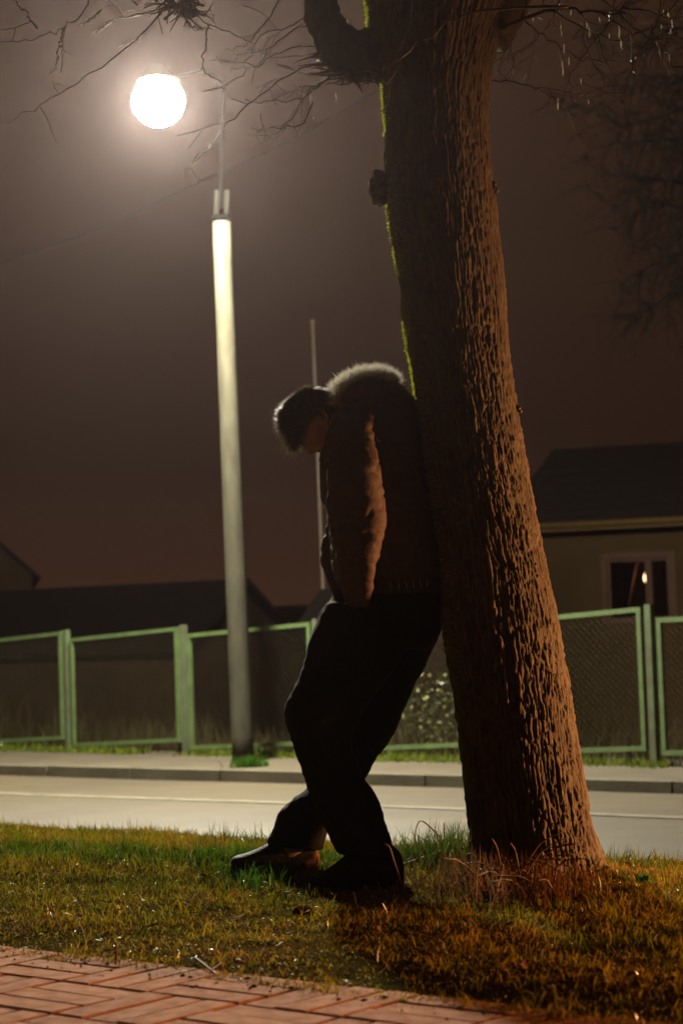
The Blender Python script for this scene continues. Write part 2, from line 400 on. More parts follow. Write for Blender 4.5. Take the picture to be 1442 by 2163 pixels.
# ------------------------------------------------------------------ street lamp
base = gnd(514, 1611, Z_PAVE); PY = base[1]
lamp = thing('street_lamp', 'tall pale concrete street lamp with its bright white lamp lit above the far pavement', 'street lamp', base)
top = at(468, 466, PY); P = [base + (top - base) * u for u in np.linspace(-.03, 1, 14)]
MB().tube(P, np.linspace(.094, .076, 14), 24).obj('pole', M['concrete'], lamp)
bd = (top - base) / np.linalg.norm(top - base)
MB().tube([top - bd * .012, top + bd * .035], .083, 20).obj('clamp_ring', M['black'], lamp)
head_c = at(335, 214, PY - 1.45)
arm_top = at(469, 170, PY)
for dx in (-.042, .045):
    a = top + bd * .03 + np.array([dx, -.02, 0]); b = at(469, 402, PY) + np.array([dx, 0, 0])
    MB().tube([a, a + (b - a) * .5, b], .024, 10).obj('bracket_tube', M['tube'], lamp)
hp = head_c + np.array([.10, .42, .31])
MB().tube(smoothp([at(468, 440, PY), at(468, 310, PY), at(469, 215, PY), arm_top, (arm_top + hp) / 2 + np.array([0, 0, .06]), hp, head_c + np.array([0, 0, .27])], 24), .019, 10).obj('arm', M['black'], lamp)
# hood and bowl of the luminaire, turned round a vertical axis
def lathe(prof, c, k=24):
    V = [(c[0] + r * math.cos(2 * math.pi * j / k), c[1] + r * math.sin(2 * math.pi * j / k), c[2] + z) for (r, z) in prof for j in range(k)]
    n = len(prof); Fc = [(i * k + j, i * k + (j + 1) % k, (i + 1) * k + (j + 1) % k, (i + 1) * k + j) for i in range(n - 1) for j in range(k)]
    return V, Fc
V, Fc = lathe([(.02, .30), (.06, .29), (.10, .25), (.135, .205), (.165, .165), (.17, .155), (.15, .155), (.02, .22)], head_c, 28)
obj('hood', V, Fc, M['black'], lamp)
V, Fc = ellipsoid(head_c + np.array([0, 0, .0]), (.20, .20, .19), 14, 10); obj('lamp_bowl', V, Fc, M['bowl'], lamp)
# overhead cable from the lamp's bracket
cb = [(900, 130), (640, 282), (450, 372), (390, 400), (200, 487), (0, 557), (-600, 735)]
V, Fc = tube(smoothp([at(x, y, 33 - x * .004) for x, y in cb], 60), .016, 6)
obj('overhead_cable', V, Fc, M['cable'], label='thin black overhead cable crossing the sky behind the street lamp', category='cable')

# ------------------------------------------------------------------ green fence
fa = np.array([-2.72, 18.52]); fd = np.array([2.23, 13.94]) - fa; span = np.linalg.norm(fd) / 4; fd = fd / np.linalg.norm(fd)
fn = np.array([-fd[1], fd[0]])
fence = thing('wire_fence', 'green framed wire mesh fence along the far side of the pavement', 'fence', (fa[0], fa[1], Z_PAVE))
fd3 = np.array([fd[0], fd[1], 0]); fn3 = np.array([fn[0], fn[1], 0]); up3 = np.array([0, 0, 1.])
for k in range(-3, 8):
    p = np.array([*(fa + fd * span * k), 0]); tl = random.uniform(-.01, .02)
    MB().box(p + up3 * .285 + fd3 * tl * .3, fd3 * .026, fn3 * .026, up3 * .615 + fd3 * tl * -.6).obj('post', M['postm'], fence, False)
    a = p + fd3 * .075 - fn3 * .012; b = p + fd3 * (span - .06) - fn3 * .012; dz = random.uniform(.055, .085) if k != 4 else .03
    za, zb, ha, hb = -.235, -.235 + dz, .815, .815 + dz
    if k == 4: za, zb, ha, hb = -.20, -.19, .80, .81
    if k == 3: hb = .885; zb = -.17
    f = MB(); w = .036; Lu = (b - a) / np.linalg.norm(b - a)
    f.bar(a + up3 * (za + w / 2), b + up3 * (zb + w / 2), .03, w); f.bar(a + up3 * (ha - w / 2), b + up3 * (hb - w / 2), .03, w)
    f.box(a + up3 * (za + ha) / 2 + fd3 * w / 2, fd3 * w / 2, fn3 * .0165, up3 * ((ha - za) / 2 - w - .001))
    f.box(b + up3 * (zb + hb) / 2 - fd3 * w / 2, fd3 * w / 2, fn3 * .0165, up3 * ((hb - zb) / 2 - w - .001))
    fo = f.obj('panel_frame', M['green'], fence, False)
    wm = MB(); L = span - .135 - 2 * w; H = 1.05 - 2 * w; st = .056
    for sgn in (1, -1):                    # diagonal wires, clipped to the frame
        for c in np.arange(-H, L, st):
            x0, y0 = (c, 0) if c > 0 else (0, -c); x1, y1 = (c + H, H) if c + H < L else (L, L - c)
            if x1 - x0 < .02: continue
            if sgn < 0: x0, x1 = L - x0, L - x1
            fu = lambda x, y: a + fd3 * (w + x) + up3 * (za + w + y + (zb - za) * x / L) + fn3 * .004 * sgn
            wm.tube([fu(x0, y0), fu(x1, y1)], .0011, 3, False)
    wm.obj('wire_mesh', M['wire'], fo, False)

# ------------------------------------------------------------------ far buildings
def gable_house(name, label, c, d, L, D, zb, ze, zr, wallm, roofm, over=.35, hip=0., facade_off=0):
    """c: near left corner of the facade (x, y); d: facade direction; the house lies behind it."""
    d = np.array([d[0], d[1], 0.]); d /= np.linalg.norm(d); n = np.array([-d[1], d[0], 0.]); c3 = np.array([c[0], c[1], 0.])
    h = thing(name, label, 'house' if 'house' in name else 'shed', (c[0], c[1], zb))
    A, Bq, Cq, Dq = c3, c3 + d * L, c3 + d * L + n * D, c3 + n * D
    return h, d, n, A, Bq, Cq, Dq
def quad_slab(mb, pts, th):                # a plate with thickness th under four points
    p = np.array(pts, float); nn = np.cross(p[1] - p[0], p[3] - p[0]); nn /= np.linalg.norm(nn)
    if nn[2] < 0: nn = -nn
    q = p - nn * th; V = np.vstack([p, q]); mb.add(V, [(0, 1, 2, 3), (7, 6, 5, 4), (0, 4, 5, 1), (1, 5, 6, 2), (2, 6, 7, 3), (3, 7, 4, 0)])
def z_at(y, x, Y): return at(x, y, Y)[2]
# the house on the right with the lit window
hd = np.array([math.cos(math.radians(17)), -math.sin(math.radians(17))])
hc = at(1095, 1120, 28.0)
h, d, n, A, Bq, Cq, Dq = gable_house('low_house', 'low ochre house with dark roof and a small lit window behind the fence', hc[:2], hd, 9.0, 6.0, -1.0, 2, 4, None, None)
zE = at(1300, 1110, 27.4)[2]; zR = zE + 1.47
wx0, wx1 = None, None
def on_facade(x, y):
    dr = ray(x, y); k = (A[:2] @ n[:2]) / (dr[:2] @ n[:2]); return dr * k + np.array([0, 0, CAM_H])
w0 = on_facade(1280, 1182); w1 = on_facade(1417, 1290)
u0, u1 = (w0 - A)[:2] @ d[:2], (w1 - A)[:2] @ d[:2]; zt, zbm = w0[2], w1[2] - .12
wall = MB(); T = .25
def wallbox(ua, ub, za, zb):
    if ub > ua and zb > za: wall.box(A + d * (ua + ub) / 2 + n * T / 2 + up3 * (za + zb) / 2, d * (ub - ua) / 2, n * T / 2, up3 * (zb - za) / 2)
wallbox(0, u0, -1, zE); wallbox(u1, 9, -1, zE); wallbox(u0, u1, -1, zbm); wallbox(u0, u1, zt, zE)
wall.box(A + n * 3 + up3 * (zE - 1) / 2 + d * .125, d * .122, n * 2.74, up3 * (zE + 1) / 2); wall.box(A + d * 8.875 + n * 3 + up3 * (zE - 1) / 2, d * .122, n * 2.74, up3 * (zE + 1) / 2)
wall.box(A + n * 5.875 + d * 4.5 + up3 * (zE - 1) / 2, d * 4.49, n * .122, up3 * (zE + 1) / 2)
wall.obj('wall', M['wall'], h, False)
rf = MB(); ov = .35
e0, e1 = A - d * .3 - n * ov + up3 * (zE + .03), A + d * 9.3 - n * ov + up3 * (zE + .03)
r0, r1 = A + d * .0 + n * 3 + up3 * zR, A + d * 8.3 + n * 3 + up3 * zR
g0, g1 = A - d * .3 + n * (6 + ov) + up3 * (zE + .03), A + d * 9.3 + n * (6 + ov) + up3 * (zE + .03)
Vr = np.array([e0, e1, r1, r0, g0, g1] + [p - up3 * .06 for p in (e0, e1, g1, g0)])
rf.add(Vr, [(0, 1, 2, 3), (4, 3, 2, 5), (0, 3, 4), (1, 5, 2), (9, 8, 7, 6), (0, 6, 7, 1), (1, 7, 8, 5), (5, 8, 9, 4), (4, 9, 6, 0)])
roof = rf.obj('roof', M['roof'], h, False)
for k in range(1, 9):                      # laps of the roof sheets
    u = k / 9; a = e0 + (r0 - e0) * u; b = e1 + (r1 - e1) * u
    MB().bar(a + up3 * .012, b + up3 * .003, .03, .008).obj('roof_lap', M['roof'], roof, False)
MB().bar(e0 - n * .012 - up3 * .02 , e1 - n * .012 - up3 * .02, .02, .13).obj('fascia', M['fascia'], h, False)
MB().tube([e0 - n * .06 + up3 * .0, e1 - n * .06 + up3 * .0], .045, 8).obj('gutter', M['fascia'], roof)
win = MB(); fw = .045
def wbar(ua, ub, za, zb, dep=.04, off=.05): win.box(A + d * (ua + ub) / 2 + n * off + up3 * (za + zb) / 2, d * (ub - ua) / 2, n * dep, up3 * (zb - za) / 2)
um = u0 + (u1 - u0) * .66
wbar(u0, u0 + fw, zbm, zt); wbar(u1 - fw, u1, zbm, zt); wbar(u0 + fw, u1 - fw, zt - fw, zt); wbar(u0 + fw, u1 - fw, zbm, zbm + fw); wbar(um - .05, um + .05, zbm + fw, zt - fw, .045)
wo = win.obj('window', M['wframe'], h, False)
su = MB()                                   # broad painted surround on the wall
for (ua, ub, za, zb) in ((u0 - .09, u0, zbm - .05, zt + .09), (u1, u1 + .09, zbm - .05, zt + .09), (u0, u1, zt, zt + .09), (u0, u1, zbm - .05, zbm)):
    su.box(A + d * (ua + ub) / 2 - n * .012 + up3 * (za + zb) / 2, d * (ub - ua) / 2, n * .015, up3 * (zb - za) / 2)
su.obj('window_surround', M['wframe'], wo, False)
for ua, ub in ((u0 + fw, um - .05), (um + .05, u1 - fw)):
    MB().box(A + d * (ua + ub) / 2 + n * .05 + up3 * (zbm + zt) / 2, d * (ub - ua) / 2, n * .004, up3 * ((zt - zbm) / 2 - fw)).obj('pane', M['glass'], wo, False)
rm = MB(); z2, z1 = zt + .4, zbm - .6; ua, ub = u0 - .8, u1 + .8; dn0, dn1 = .26, 2.2
Pq = lambda u, q, z: A + d * u + n * q + up3 * z
rm.add([Pq(ua, dn1, z1), Pq(ub, dn1, z1), Pq(ub, dn1, z2), Pq(ua, dn1, z2), Pq(ua, dn0, z1), Pq(ub, dn0, z1), Pq(ub, dn0, z2), Pq(ua, dn0, z2)],
       [(0, 1, 2, 3), (0, 4, 5, 1), (3, 2, 6, 7), (0, 3, 7, 4), (1, 5, 6, 2)]); rm.obj('room', M['room'], h, False)
def curtain(ua, ub, ua2, ub2, lab):        # pleated cloth, drawn aside towards the bottom
    nu, nv = 26, 8; V = []
    for j in range(nv + 1):
        q = j / nv; z = zt + .02 - q * (zt - zbm + .02)
        for i in range(nu + 1):
            p = i / nu; lo = ua + (ua2 - ua) * q; hi = ub + (ub2 - ub) * q
            V.append(Pq(lo + (hi - lo) * p, .30 + .025 * math.sin(p * 26), z))
    Fq = [(j * (nu + 1) + i, j * (nu + 1) + i + 1, (j + 1) * (nu + 1) + i + 1, (j + 1) * (nu + 1) + i) for j in range(nv) for i in range(nu)]
    o = obj('curtain', V, Fq, M['curtain'], label=lab, category='curtain', group='curtains in the lit window')
    so = o.modifiers.new('thick', 'SOLIDIFY'); so.thickness = .006
curtain(u0 - .02, u0 + .42, u0 - .02, u0 + .18, 'reddish curtain hanging on the wider pane beside the lit bulb')
curtain(u1 - .20, u1 + .02, u1 - .09, u1 + .02, 'narrow reddish curtain at the far edge of the small window pane')
bc = on_facade(1344, 1214) ; bc = bc + n * .55 + np.array([ray(1344, 1214)[0], 0, 0]) * .5
bu = thing('lamp_bulb', 'small glowing bulb hanging inside the dark house window', 'bulb', bc + up3 * .12)
V, Fc = lathe([(.006, -.12), (.04, -.10), (.058, -.05), (.052, .0), (.03, .05), (.014, .09), (.004, .095)], bc, 14); obj('glass_bulb', V, Fc, M['bulb'], bu)
MB().tube([bc + up3 * .09, bc + up3 * .5], .008, 6).obj('cord', M['cable'], bu)

# long low shed on the left, gable towards the right
sd = np.array([math.cos(math.radians(24)), -math.sin(math.radians(24)), 0.]); sn = np.array([-sd[1], sd[0], 0.])
def simple_gable(name, label, cat, E, L, D, z_e, z_r, zb, wm, dirv, nv, roofm, over=.3):
    t = thing(name, label, cat, (E[0], E[1], zb)); E = np.array([E[0], E[1], 0.])
    c = E - dirv * L                       # E: near right corner, the building runs to the left
    w = MB(); h2 = (z_e - zb) / 2
    V = [c + up3 * zb, E + up3 * zb, E + nv * D + up3 * zb, c + nv * D + up3 * zb, c + up3 * z_e, E + up3 * z_e, E + nv * D + up3 * z_e, c + nv * D + up3 * z_e,
         c + nv * D / 2 + up3 * (z_r - .03), E + nv * D / 2 + up3 * (z_r - .03)]
    w.add(V, [(0, 1, 5, 4), (1, 2, 6, 9, 5), (2, 3, 7, 6), (3, 0, 4, 8, 7)]); w.obj('wall', wm, t, False)
    r = MB(); sl = (z_r - z_e) / (D / 2)
    for sg in (0, 1):
        q0 = -over if sg == 0 else D + over; zz = z_e - sl * over + .05
        quad_slab(r, [c - dirv * over + nv * q0 + up3 * zz, E + dirv * over + nv * q0 + up3 * zz, E + dirv * over + nv * D / 2 + up3 * (z_r + .05), c - dirv * over + nv * D / 2 + up3 * (z_r + .05)], .05)
    r.obj('roof', roofm, t, False)
    bb = MB()
    for sg in (0, 1):
        q0 = -over if sg == 0 else D + over; zz = z_e - sl * over
        bb.bar(E + dirv * (over + .012) + nv * q0 + up3 * (zz - .02), E + dirv * (over + .012) + nv * D / 2 + up3 * (z_r - .02), .02, .10)
    bb.obj('barge_board', roofm, t, False)
    return t
E = at(372, 1385, 31.0)
simple_gable('long_shed', 'long low shed with dark roof behind the left part of the fence', 'shed', E, 14, 4.4, at(300, 1385, 31.5)[2] + .12, at(300, 1236, 33)[2], -1.05, M['wall2'], sd, sn, M['roof'], .25)
E = at(790, 1360, 47.0)
simple_gable('flat_outbuilding', 'low dark outbuilding on the skyline behind the leaning person', 'shed', E, 5.2, 5, at(650, 1330, 47)[2], at(650, 1281, 49)[2], -1.05, M['wall2'], np.array([math.cos(math.radians(5)), -math.sin(math.radians(5)), 0.]), np.array([math.sin(math.radians(5)), math.cos(math.radians(5)), 0.]), M['roof'], .3)
# wall end glimpsed between person and trunk
E = at(1040, 1380, 24.0)
simple_gable('small_outhouse', 'small brown outhouse seen between the person and the trunk', 'shed', E, 2.4, 2.2, at(960, 1395, 24)[2] + .55, at(960, 1395, 24)[2] + .95, -.9, M['wall2'], np.array([math.cos(math.radians(14)), -math.sin(math.radians(14)), 0.]), np.array([math.sin(math.radians(14)), math.cos(math.radians(14)), 0.]), M['roof'], .1)
# gabled house at the far left
gh = thing('gabled_house', 'pale brown gabled house at the far left above the long shed roof', 'house', at(-60, 1300, 44.0) * np.array([1, 1, 0]) + np.array([0, 0, -1.]))
Yh = 44.0; q = [at(-230, 1203, Yh), at(66, 1203, Yh), at(-72, 1085, Yh)]
x0, x1, xm = q[0][0], q[1][0], q[2][0]; ze, zr = q[1][2], q[2][2]
w = MB(); V = [(x0, Yh, -1), (x1, Yh, -1), (x1, Yh, ze), (xm, Yh, zr), (x0, Yh, ze)]; V += [(a - 1.35, b + 7, c) for a, b, c in V]
w.add(V, [(0, 1, 2, 3, 4), (1, 6, 7, 2), (6, 5, 9, 8, 7), (5, 0, 4, 9)]); w.obj('wall', M['wall3'], gh, False)
r = MB(); k_ = (zr - ze) / (x1 - xm)
for xe, sg in ((x1, 1), (x0, -1)):
    zo = ze - k_ * .3
    quad_slab(r, [(xe + sg * .3, Yh - .35, zo + .07), (xm, Yh - .35, zr + .07), (xm - 1.42, Yh + 7.35, zr + .07), (xe + sg * .3 - 1.42, Yh + 7.35, zo + .07)], .07)
r.obj('roof', M['roof'], gh, False)

# thin pale mast behind the person
mb_, mt = at(686, 1300, 30.0), at(660, 682, 30.0); mb_[2] = -1.0
mast = thing('flag_mast', 'thin pale bare mast standing behind the hunched person', 'pole', mb_)
P = [mb_ + (mt - mb_) * u for u in np.linspace(0, 1, 8)]
MB().tube(P, np.linspace(.026, .017, 8), 10).obj('shaft', M['mast'], mast)
V, Fc = ellipsoid(mt + up3 * .02, (.03, .03, .03), 8, 6); obj('finial', V, Fc, M['mast'], mast)

# ------------------------------------------------------------------ the leaning tree
TY = 5.55
prof = [(-420, 735, 1170), (-250, 752, 1140), (-120, 762, 1105), (0, 772, 1086), (60, 778, 1064), (160, 800, 1038), (260, 806, 1030), (350, 812, 1036), (440, 820, 1045), (520, 834, 1052), (640, 850, 1065), (760, 866, 1076),
        (860, 879, 1091), (950, 889, 1105), (1030, 899, 1120), (1110, 911, 1136), (1200, 922, 1154), (1290, 933, 1172), (1400, 948, 1190), (1500, 961, 1205), (1590, 970, 1220),
        (1680, 982, 1234), (1760, 992, 1247), (1830, 998, 1256), (1885, 988, 1266), (1925, 968, 1285), (1965, 940, 1310)]
cen = []; rad = []
for y, xl, xr in prof:
    a, b = at(xl, y, TY), at(xr, y, TY); cen.append((a + b) / 2); rad.append(np.linalg.norm(b - a) / 2)
tree = thing('roadside_tree', 'thick leaning rough barked tree on the grass verge with a person against it', 'tree', (TREE_XY[0], TREE_XY[1], 0))
NR, NS = 760, 440
CR = smoothp(np.column_stack([cen, rad]), NR)[::-1]
an = np.linspace(0, 2 * np.pi, NS, endpoint=False)
zz = CR[:, 2]; A2, Z2 = np.meshgrid(an, zz); R2 = np.repeat(CR[:, 3:4], NS, 1)
def worley(u, v, nu, seed):                 # cells in (u, v), u periodic with nu cells; returns F1, F2, id
    iu, iv = np.floor(u).astype(int), np.floor(v).astype(int); F1 = np.full(u.shape, 9.); F2 = np.full(u.shape, 9.); ID = np.zeros(u.shape)
    for du in (-1, 0, 1):
        for dv in (-1, 0, 1):
            cu, cv = iu + du, iv + dv; z0 = cu * 0
            hu, hv = _hash(cu % nu, cv, z0, seed), _hash(cu % nu, cv, z0, seed + 5)
            d_ = np.hypot(cu + hu - u, cv + hv - v); new = d_ < F1
            F2 = np.where(new, F1, np.minimum(F2, d_)); F1 = np.where(new, d_, F1); ID = np.where(new, _hash(cu % nu, cv, z0, seed + 9), ID)
    return F1, F2, ID
pc = np.stack([np.cos(A2) * .17, np.sin(A2) * .17, Z2], -1).reshape(-1, 3)
w1 = fbm(pc * np.array([9, 9, 5.]), 3, 31).reshape(A2.shape); w2 = fbm(pc * np.array([14, 14, 9.]), 3, 47).reshape(A2.shape)
w3 = fbm(pc * np.array([40, 40, 16.]), 2, 53).reshape(A2.shape)
nu = 76
F1, F2, ID = worley(A2 / (2 * np.pi) * nu + w1 * 1.2 + w3 * .6, Z2 / .22 + w2 * 1.2 + w3 * .8, nu, 3)
plate = np.clip((F2 - F1) / .40, 0, 1) ** .7
nu2 = 176
f1, f2, id2 = worley(A2 / (2 * np.pi) * nu2 + w2 * 1.6 + w3 * .8, Z2 / .055 + w1 * 1.5 + w3 * 1.2, nu2, 8)
p2 = np.clip((f2 - f1) / .30, 0, 1) ** .7
fine = fbm(pc * np.array([260, 260, 60.]), 3, 61).reshape(A2.shape)
big = fbm(pc * np.array([5, 5, 2.2]), 3, 71).reshape(A2.shape)
base_amp = .0060 + .0055 * sstep(1.1, 0, Z2)
hgt = base_amp * (plate * (.6 + .7 * ID) - .75) + .0048 * (p2 * (.35 + id2) - .4) + .0036 * fine + .012 * big
flare = .055 * sstep(.26, -.06, Z2) ** 1.5 * np.clip(np.cos(A2 * 5 + 1 + w1) * .7 + .25, -.1, 1)
RR = R2 + hgt + flare - .002
TX = np.repeat(CR[:, 0:1], NS, 1) + RR * np.cos(A2); TYY = np.repeat(CR[:, 1:2], NS, 1) + RR * np.sin(A2) * .95
V = np.stack([TX, TYY, Z2 + .004 * w1], -1).reshape(-1, 3)
i = np.arange(NR - 1)[:, None] * NS; j = np.arange(NS)[None]; j2 = (j + 1) % NS
Fc = np.stack([i + j, i + j2, i + NS + j2, i + NS + j], -1).reshape(-1, 4)
tone = (.28 + .72 * plate) * (.75 + .5 * ID) * (.75 + .5 * id2) * (1 + .5 * fine)
col = np.stack([.098 * tone, .070 * tone, .044 * tone], -1)
lich = sstep(.08, .4, fbm(pc * np.array([22, 22, 13.]), 3, 91).reshape(A2.shape) + .25 * p2)[..., None] * .6
col = col * (1 - lich) + np.array([.135, .115, .066]) * lich * (.5 + .5 * p2[..., None])
mossm = (sstep(.35, .8, np.cos(A2 - math.radians(145))) * sstep(-.35, .15, fbm(pc * 9, 3, 22).reshape(A2.shape)))[..., None]
col = col * (1 - mossm) + np.array([.15, .19, .012]) * mossm
obj('trunk', V, Fc, M['bark'], tree, True, col.reshape(-1, 3))
# moss standing out on the side that faces the road
n = 26000; ia = rng.normal(math.radians(177), math.radians(17), n); ir = rng.integers(int(NR * .30), NR - 1, n); ja = (np.round(ia / (2 * np.pi) * NS).astype(int)) % NS
bp = np.stack([TX, TYY, Z2], -1)[ir, ja]; patch = fbm(bp * np.array([10, 10, 7.]), 3, 22) > -.08; bp, ia = bp[patch], ia[patch]; n = len(bp)
od = np.stack([np.cos(ia), np.sin(ia), 0 * ia], -1) + rng.normal(0, .5, (n, 3)); od /= np.linalg.norm(od, axis=1)[:, None]; sw = np.cross(od, rng.normal(size=(n, 3))); sw /= np.linalg.norm(sw, axis=1)[:, None]
Lm = rng.uniform(.004, .012, (n, 1)); bp = bp - od * .001
obj('moss', np.stack([bp - sw * .0012, bp + sw * .0012, bp + od * Lm], 1).reshape(-1, 3), np.arange(n * 3).reshape(-1, 3), M['moss'], tree, False, np.repeat(np.array([[.58, .62, .03]]) * rng.uniform(.5, 1.1, (n, 1)), 3, 0), kind='stuff')
def limb(name, pts, r, ns=60, seed=1, Y=TY, dY=None):
    P = smoothp([at(x, y, Y + (0 if dY is None else dY[k])) for k, (x, y) in enumerate(pts)], 70); Rr = np.interp(np.linspace(0, 1, 70), np.linspace(0, 1, len(r)), r)
    V, Fc = tube(P, Rr, ns)
    q = V.copy(); C = np.repeat(P, ns, 0); dr = q - C; L = np.linalg.norm(dr, axis=1, keepdims=True)
    ridg = np.abs(fbm(q * np.array([34, 34, 14.]), 3, seed)) * 1.4 - .3
    V = C + dr / L * (L + .016 * ridg[:, None] + .012 * fbm(q * 8, 2, seed + 3)[:, None])
    c = np.clip(.6 + ridg, .3, 1.1)[:, None] * np.array([.09, .064, .04])
    return obj(name, V, Fc, M['bark'], tree, True, c)
limb('limb', [(850, 95), (795, 118), (735, 112), (694, 62), (672, -20), (650, -150), (610, -330)], [.09, .083, .075, .055, .05, .048, .042], seed=3)
limb('limb', [(1010, 60), (1080, -40), (1150, -120), (1290, -210), (1500, -280)], [.11, .085, .07, .055, .04], seed=9, dY=[0, 0, -.05, -.1, -.2])
limb('limb', [(800, -60), (700, -230), (480, -330), (200, -330), (-150, -250)], [.10, .07, .055, .045, .03], seed=13, dY=[0, 0, .05, .15, .3])
# burl with stubby shoots on the left edge, small ones on the right
bm_ = MB(); rb = random.Random(3)
for k in range(46):
    x, y = rb.gauss(806, 9), rb.gauss(404, 16); p = at(x, y, TY + rb.uniform(-.05, .05)); V, Fc = ellipsoid(p, (rb.uniform(.010, .018),) * 3, 7, 5); bm_.add(V, Fc)
for k in range(26):
    a = rb.uniform(-.9, 1.1); x0_, y0_ = 802, 404; L_ = rb.uniform(8, 22); p = at(x0_ - L_ * math.cos(a), y0_ - L_ * 1.3 * math.sin(a), TY + rb.uniform(-.05, .03))
    V, Fc = ellipsoid(p, (rb.uniform(.005, .010), .006, rb.uniform(.006, .011)), 6, 5); bm_.add(V, Fc)
bm_.obj('burl', M['twig'], tree)
for (x, y, r_) in ((1043, 388, .008), (1047, 402, .009), (1041, 398, .012), (1060, 655, .007), (1094, 862, .008), (1098, 868, .007)):
    V, Fc = ellipsoid(at(x, y, TY - .02), (r_, r_, r_ * 1.2), 7, 5); obj('bark_knob', V, Fc, M['twig'], tree)

# twigs: hand-placed branches, with side twigs joined into one mass
twigs = MB(); rt = random.Random(11)
def branch(pts, Y=TY, r0=.0027, r1=.0009, n=26, side=6, sl=.17, wob=.006, dY=0., parent=tree, m='twig', mass=twigs, spread=1.0, drop=.0):
    k = len(pts)
    P = smoothp([at(x, y, Y + dY * q / max(1, k - 1)) for q, (x, y) in enumerate(pts)], n)
    P = P + np.array([[rt.gauss(0, wob), rt.gauss(0, wob), rt.gauss(0, wob)] for _ in range(n)]) * np.linspace(.2, 1, n)[:, None]
    MB().tube(P, np.linspace(r0, r1, n), 5).obj('branch', M[m], parent)
    for _ in range(side): sprout(P, rt.randint(3, n - 2), sl, r0, mass, spread, 1, drop)
    return P
def sprout(P, i, L, r, mass, spread, depth, drop=0.):
    t = P[min(i + 1, len(P) - 1)] - P[max(i - 1, 0)]; t /= np.linalg.norm(t) + 1e-9
    v = np.array([rt.gauss(0, 1), rt.gauss(0, .7), rt.gauss(0, 1)]); v -= t * (v @ t); v /= np.linalg.norm(v)
    dd = t * rt.uniform(.4, 1) + v * spread * rt.uniform(.5, 1.1); dd /= np.linalg.norm(dd); l = L * rt.uniform(.35, 1.1); n = 8
    Q = [P[i]]; 
    for q in range(n - 1):
        dd = dd + np.array([rt.gauss(0, .13), rt.gauss(0, .13), rt.gauss(0, .13) - drop]); dd /= np.linalg.norm(dd); Q.append(Q[-1] + dd * l / (n - 1))
    Q = np.array(Q); mass.tube(Q, np.linspace(max(.0011, r * (.45 if r < .02 else .22)), .0008 if r < .01 else .003, n), 4)
    if depth > 0:
        for _ in range(rt.randint(0, 3)): sprout(Q, rt.randint(2, n - 2), L * .5, r * .5, mass, spread, depth - 1, drop)
# around and left of the lamp
for pts, kw in [
    ([(192, -30), (180, 20), (130, 62), (60, 84), (-30, 92)], dict(side=3)),
    ([(135, 58), (127, 95), (120, 130), (110, 160)], dict(r0=.003, side=2)),
    ([(345, 20), (300, 72), (215, 140), (150, 180), (90, 222), (20, 250)], dict(side=5)),
    ([(390, 5), (340, 24), (275, 32), (235, 42), (200, 72)], dict(side=4)),
    ([(215, 20), (190, 40), (168, 56)], dict(r0=.003, side=1)),
    ([(385, 10), (430, 45), (500, 75), (560, 110), (620, 150)], dict(side=5)),
    ([(690, 95), (630, 100), (575, 118), (520, 150), (476, 188)], dict(side=6)),
    ([(695, 140), (650, 140), (600, 165), (545, 205), (505, 235), (480, 265), (440, 312), (400, 350), (388, 380)], dict(side=7)),
    ([(700, 160), (660, 190), (630, 210), (560, 213), (490, 212)], dict(side=5)),
    ([(720, 165), (690, 170), (650, 195), (620, 240), (580, 285), (535, 310)], dict(side=6)),
    ([(648, 35), (600, 60), (555, 70), (520, 130), (490, 148)], dict(side=5)),
    ([(650, 55), (620, 62), (575, 100), (545, 135), (530, 170)], dict(side=4)),
    ([(600, -20), (560, 50), (520, 90), (470, 105)], dict(side=4)),
    ([(440, 50), (436, 85), (425, 130), (440, 160), (470, 188)], dict(r0=.003, side=2)),
    ([(660, 215), (640, 262), (600, 268), (560, 275), (535, 272)], dict(side=3, r0=.003)),
    ([(385, 5), (395, 40), (400, 55), (430, 62), (450, 60)], dict(side=6, sl=.1)),
    ([(300, -30), (345, 0), (390, 15), (425, 25)], dict(side=8, sl=.12)),
    ([(80, 60), (50, 20), (20, -10)], dict(side=3, r0=.004)),
    # over the trunk and to its right
    ([(1200, 14), (1060, 18), (960, 40), (880, 95), (800, 148), (740, 150)], dict(Y=TY - .24, r0=.005, side=3)),
    ([(870, -10), (862, 60), (835, 120), (820, 140)], dict(Y=TY - .22, r0=.003, side=1)),
    ([(1060, 60), (1110, 40), (1180, 18), (1260, 26), (1350, 20), (1460, 45)], dict(side=12, r0=.008)),
    ([(1090, 30), (1140, 70), (1200, 110), (1260, 128), (1330, 110)], dict(side=8)),
    ([(1040, 170), (1090, 175), (1150, 195), (1220, 260)], dict(side=6)),
    ([(1150, 10), (1230, 60), (1300, 80), (1390, 60), (1460, 90)], dict(side=11)),
    ([(1250, -20), (1330, 50), (1400, 110), (1450, 180)], dict(side=11)),
    ([(1050, 10), (1090, 60), (1075, 110), (1100, 150)], dict(side=5)),
    ([(1180, 0), (1165, 40), (1120, 95), (1080, 130)], dict(side=5, Y=TY - .1)),
    ([(1300, -30), (1290, 40), (1245, 95), (1200, 180), (1230, 240)], dict(side=9)),
    ([(1400, -30), (1380, 60), (1330, 150), (1310, 220)], dict(side=9)),
]:
    kw = dict(dict(Y=TY + rt.uniform(-.15, .15), side=4), **kw); kw['side'] = int(kw['side'] * (.45 if pts[0][0] < 720 else .7)); branch(pts, **kw)
knobm = MB()
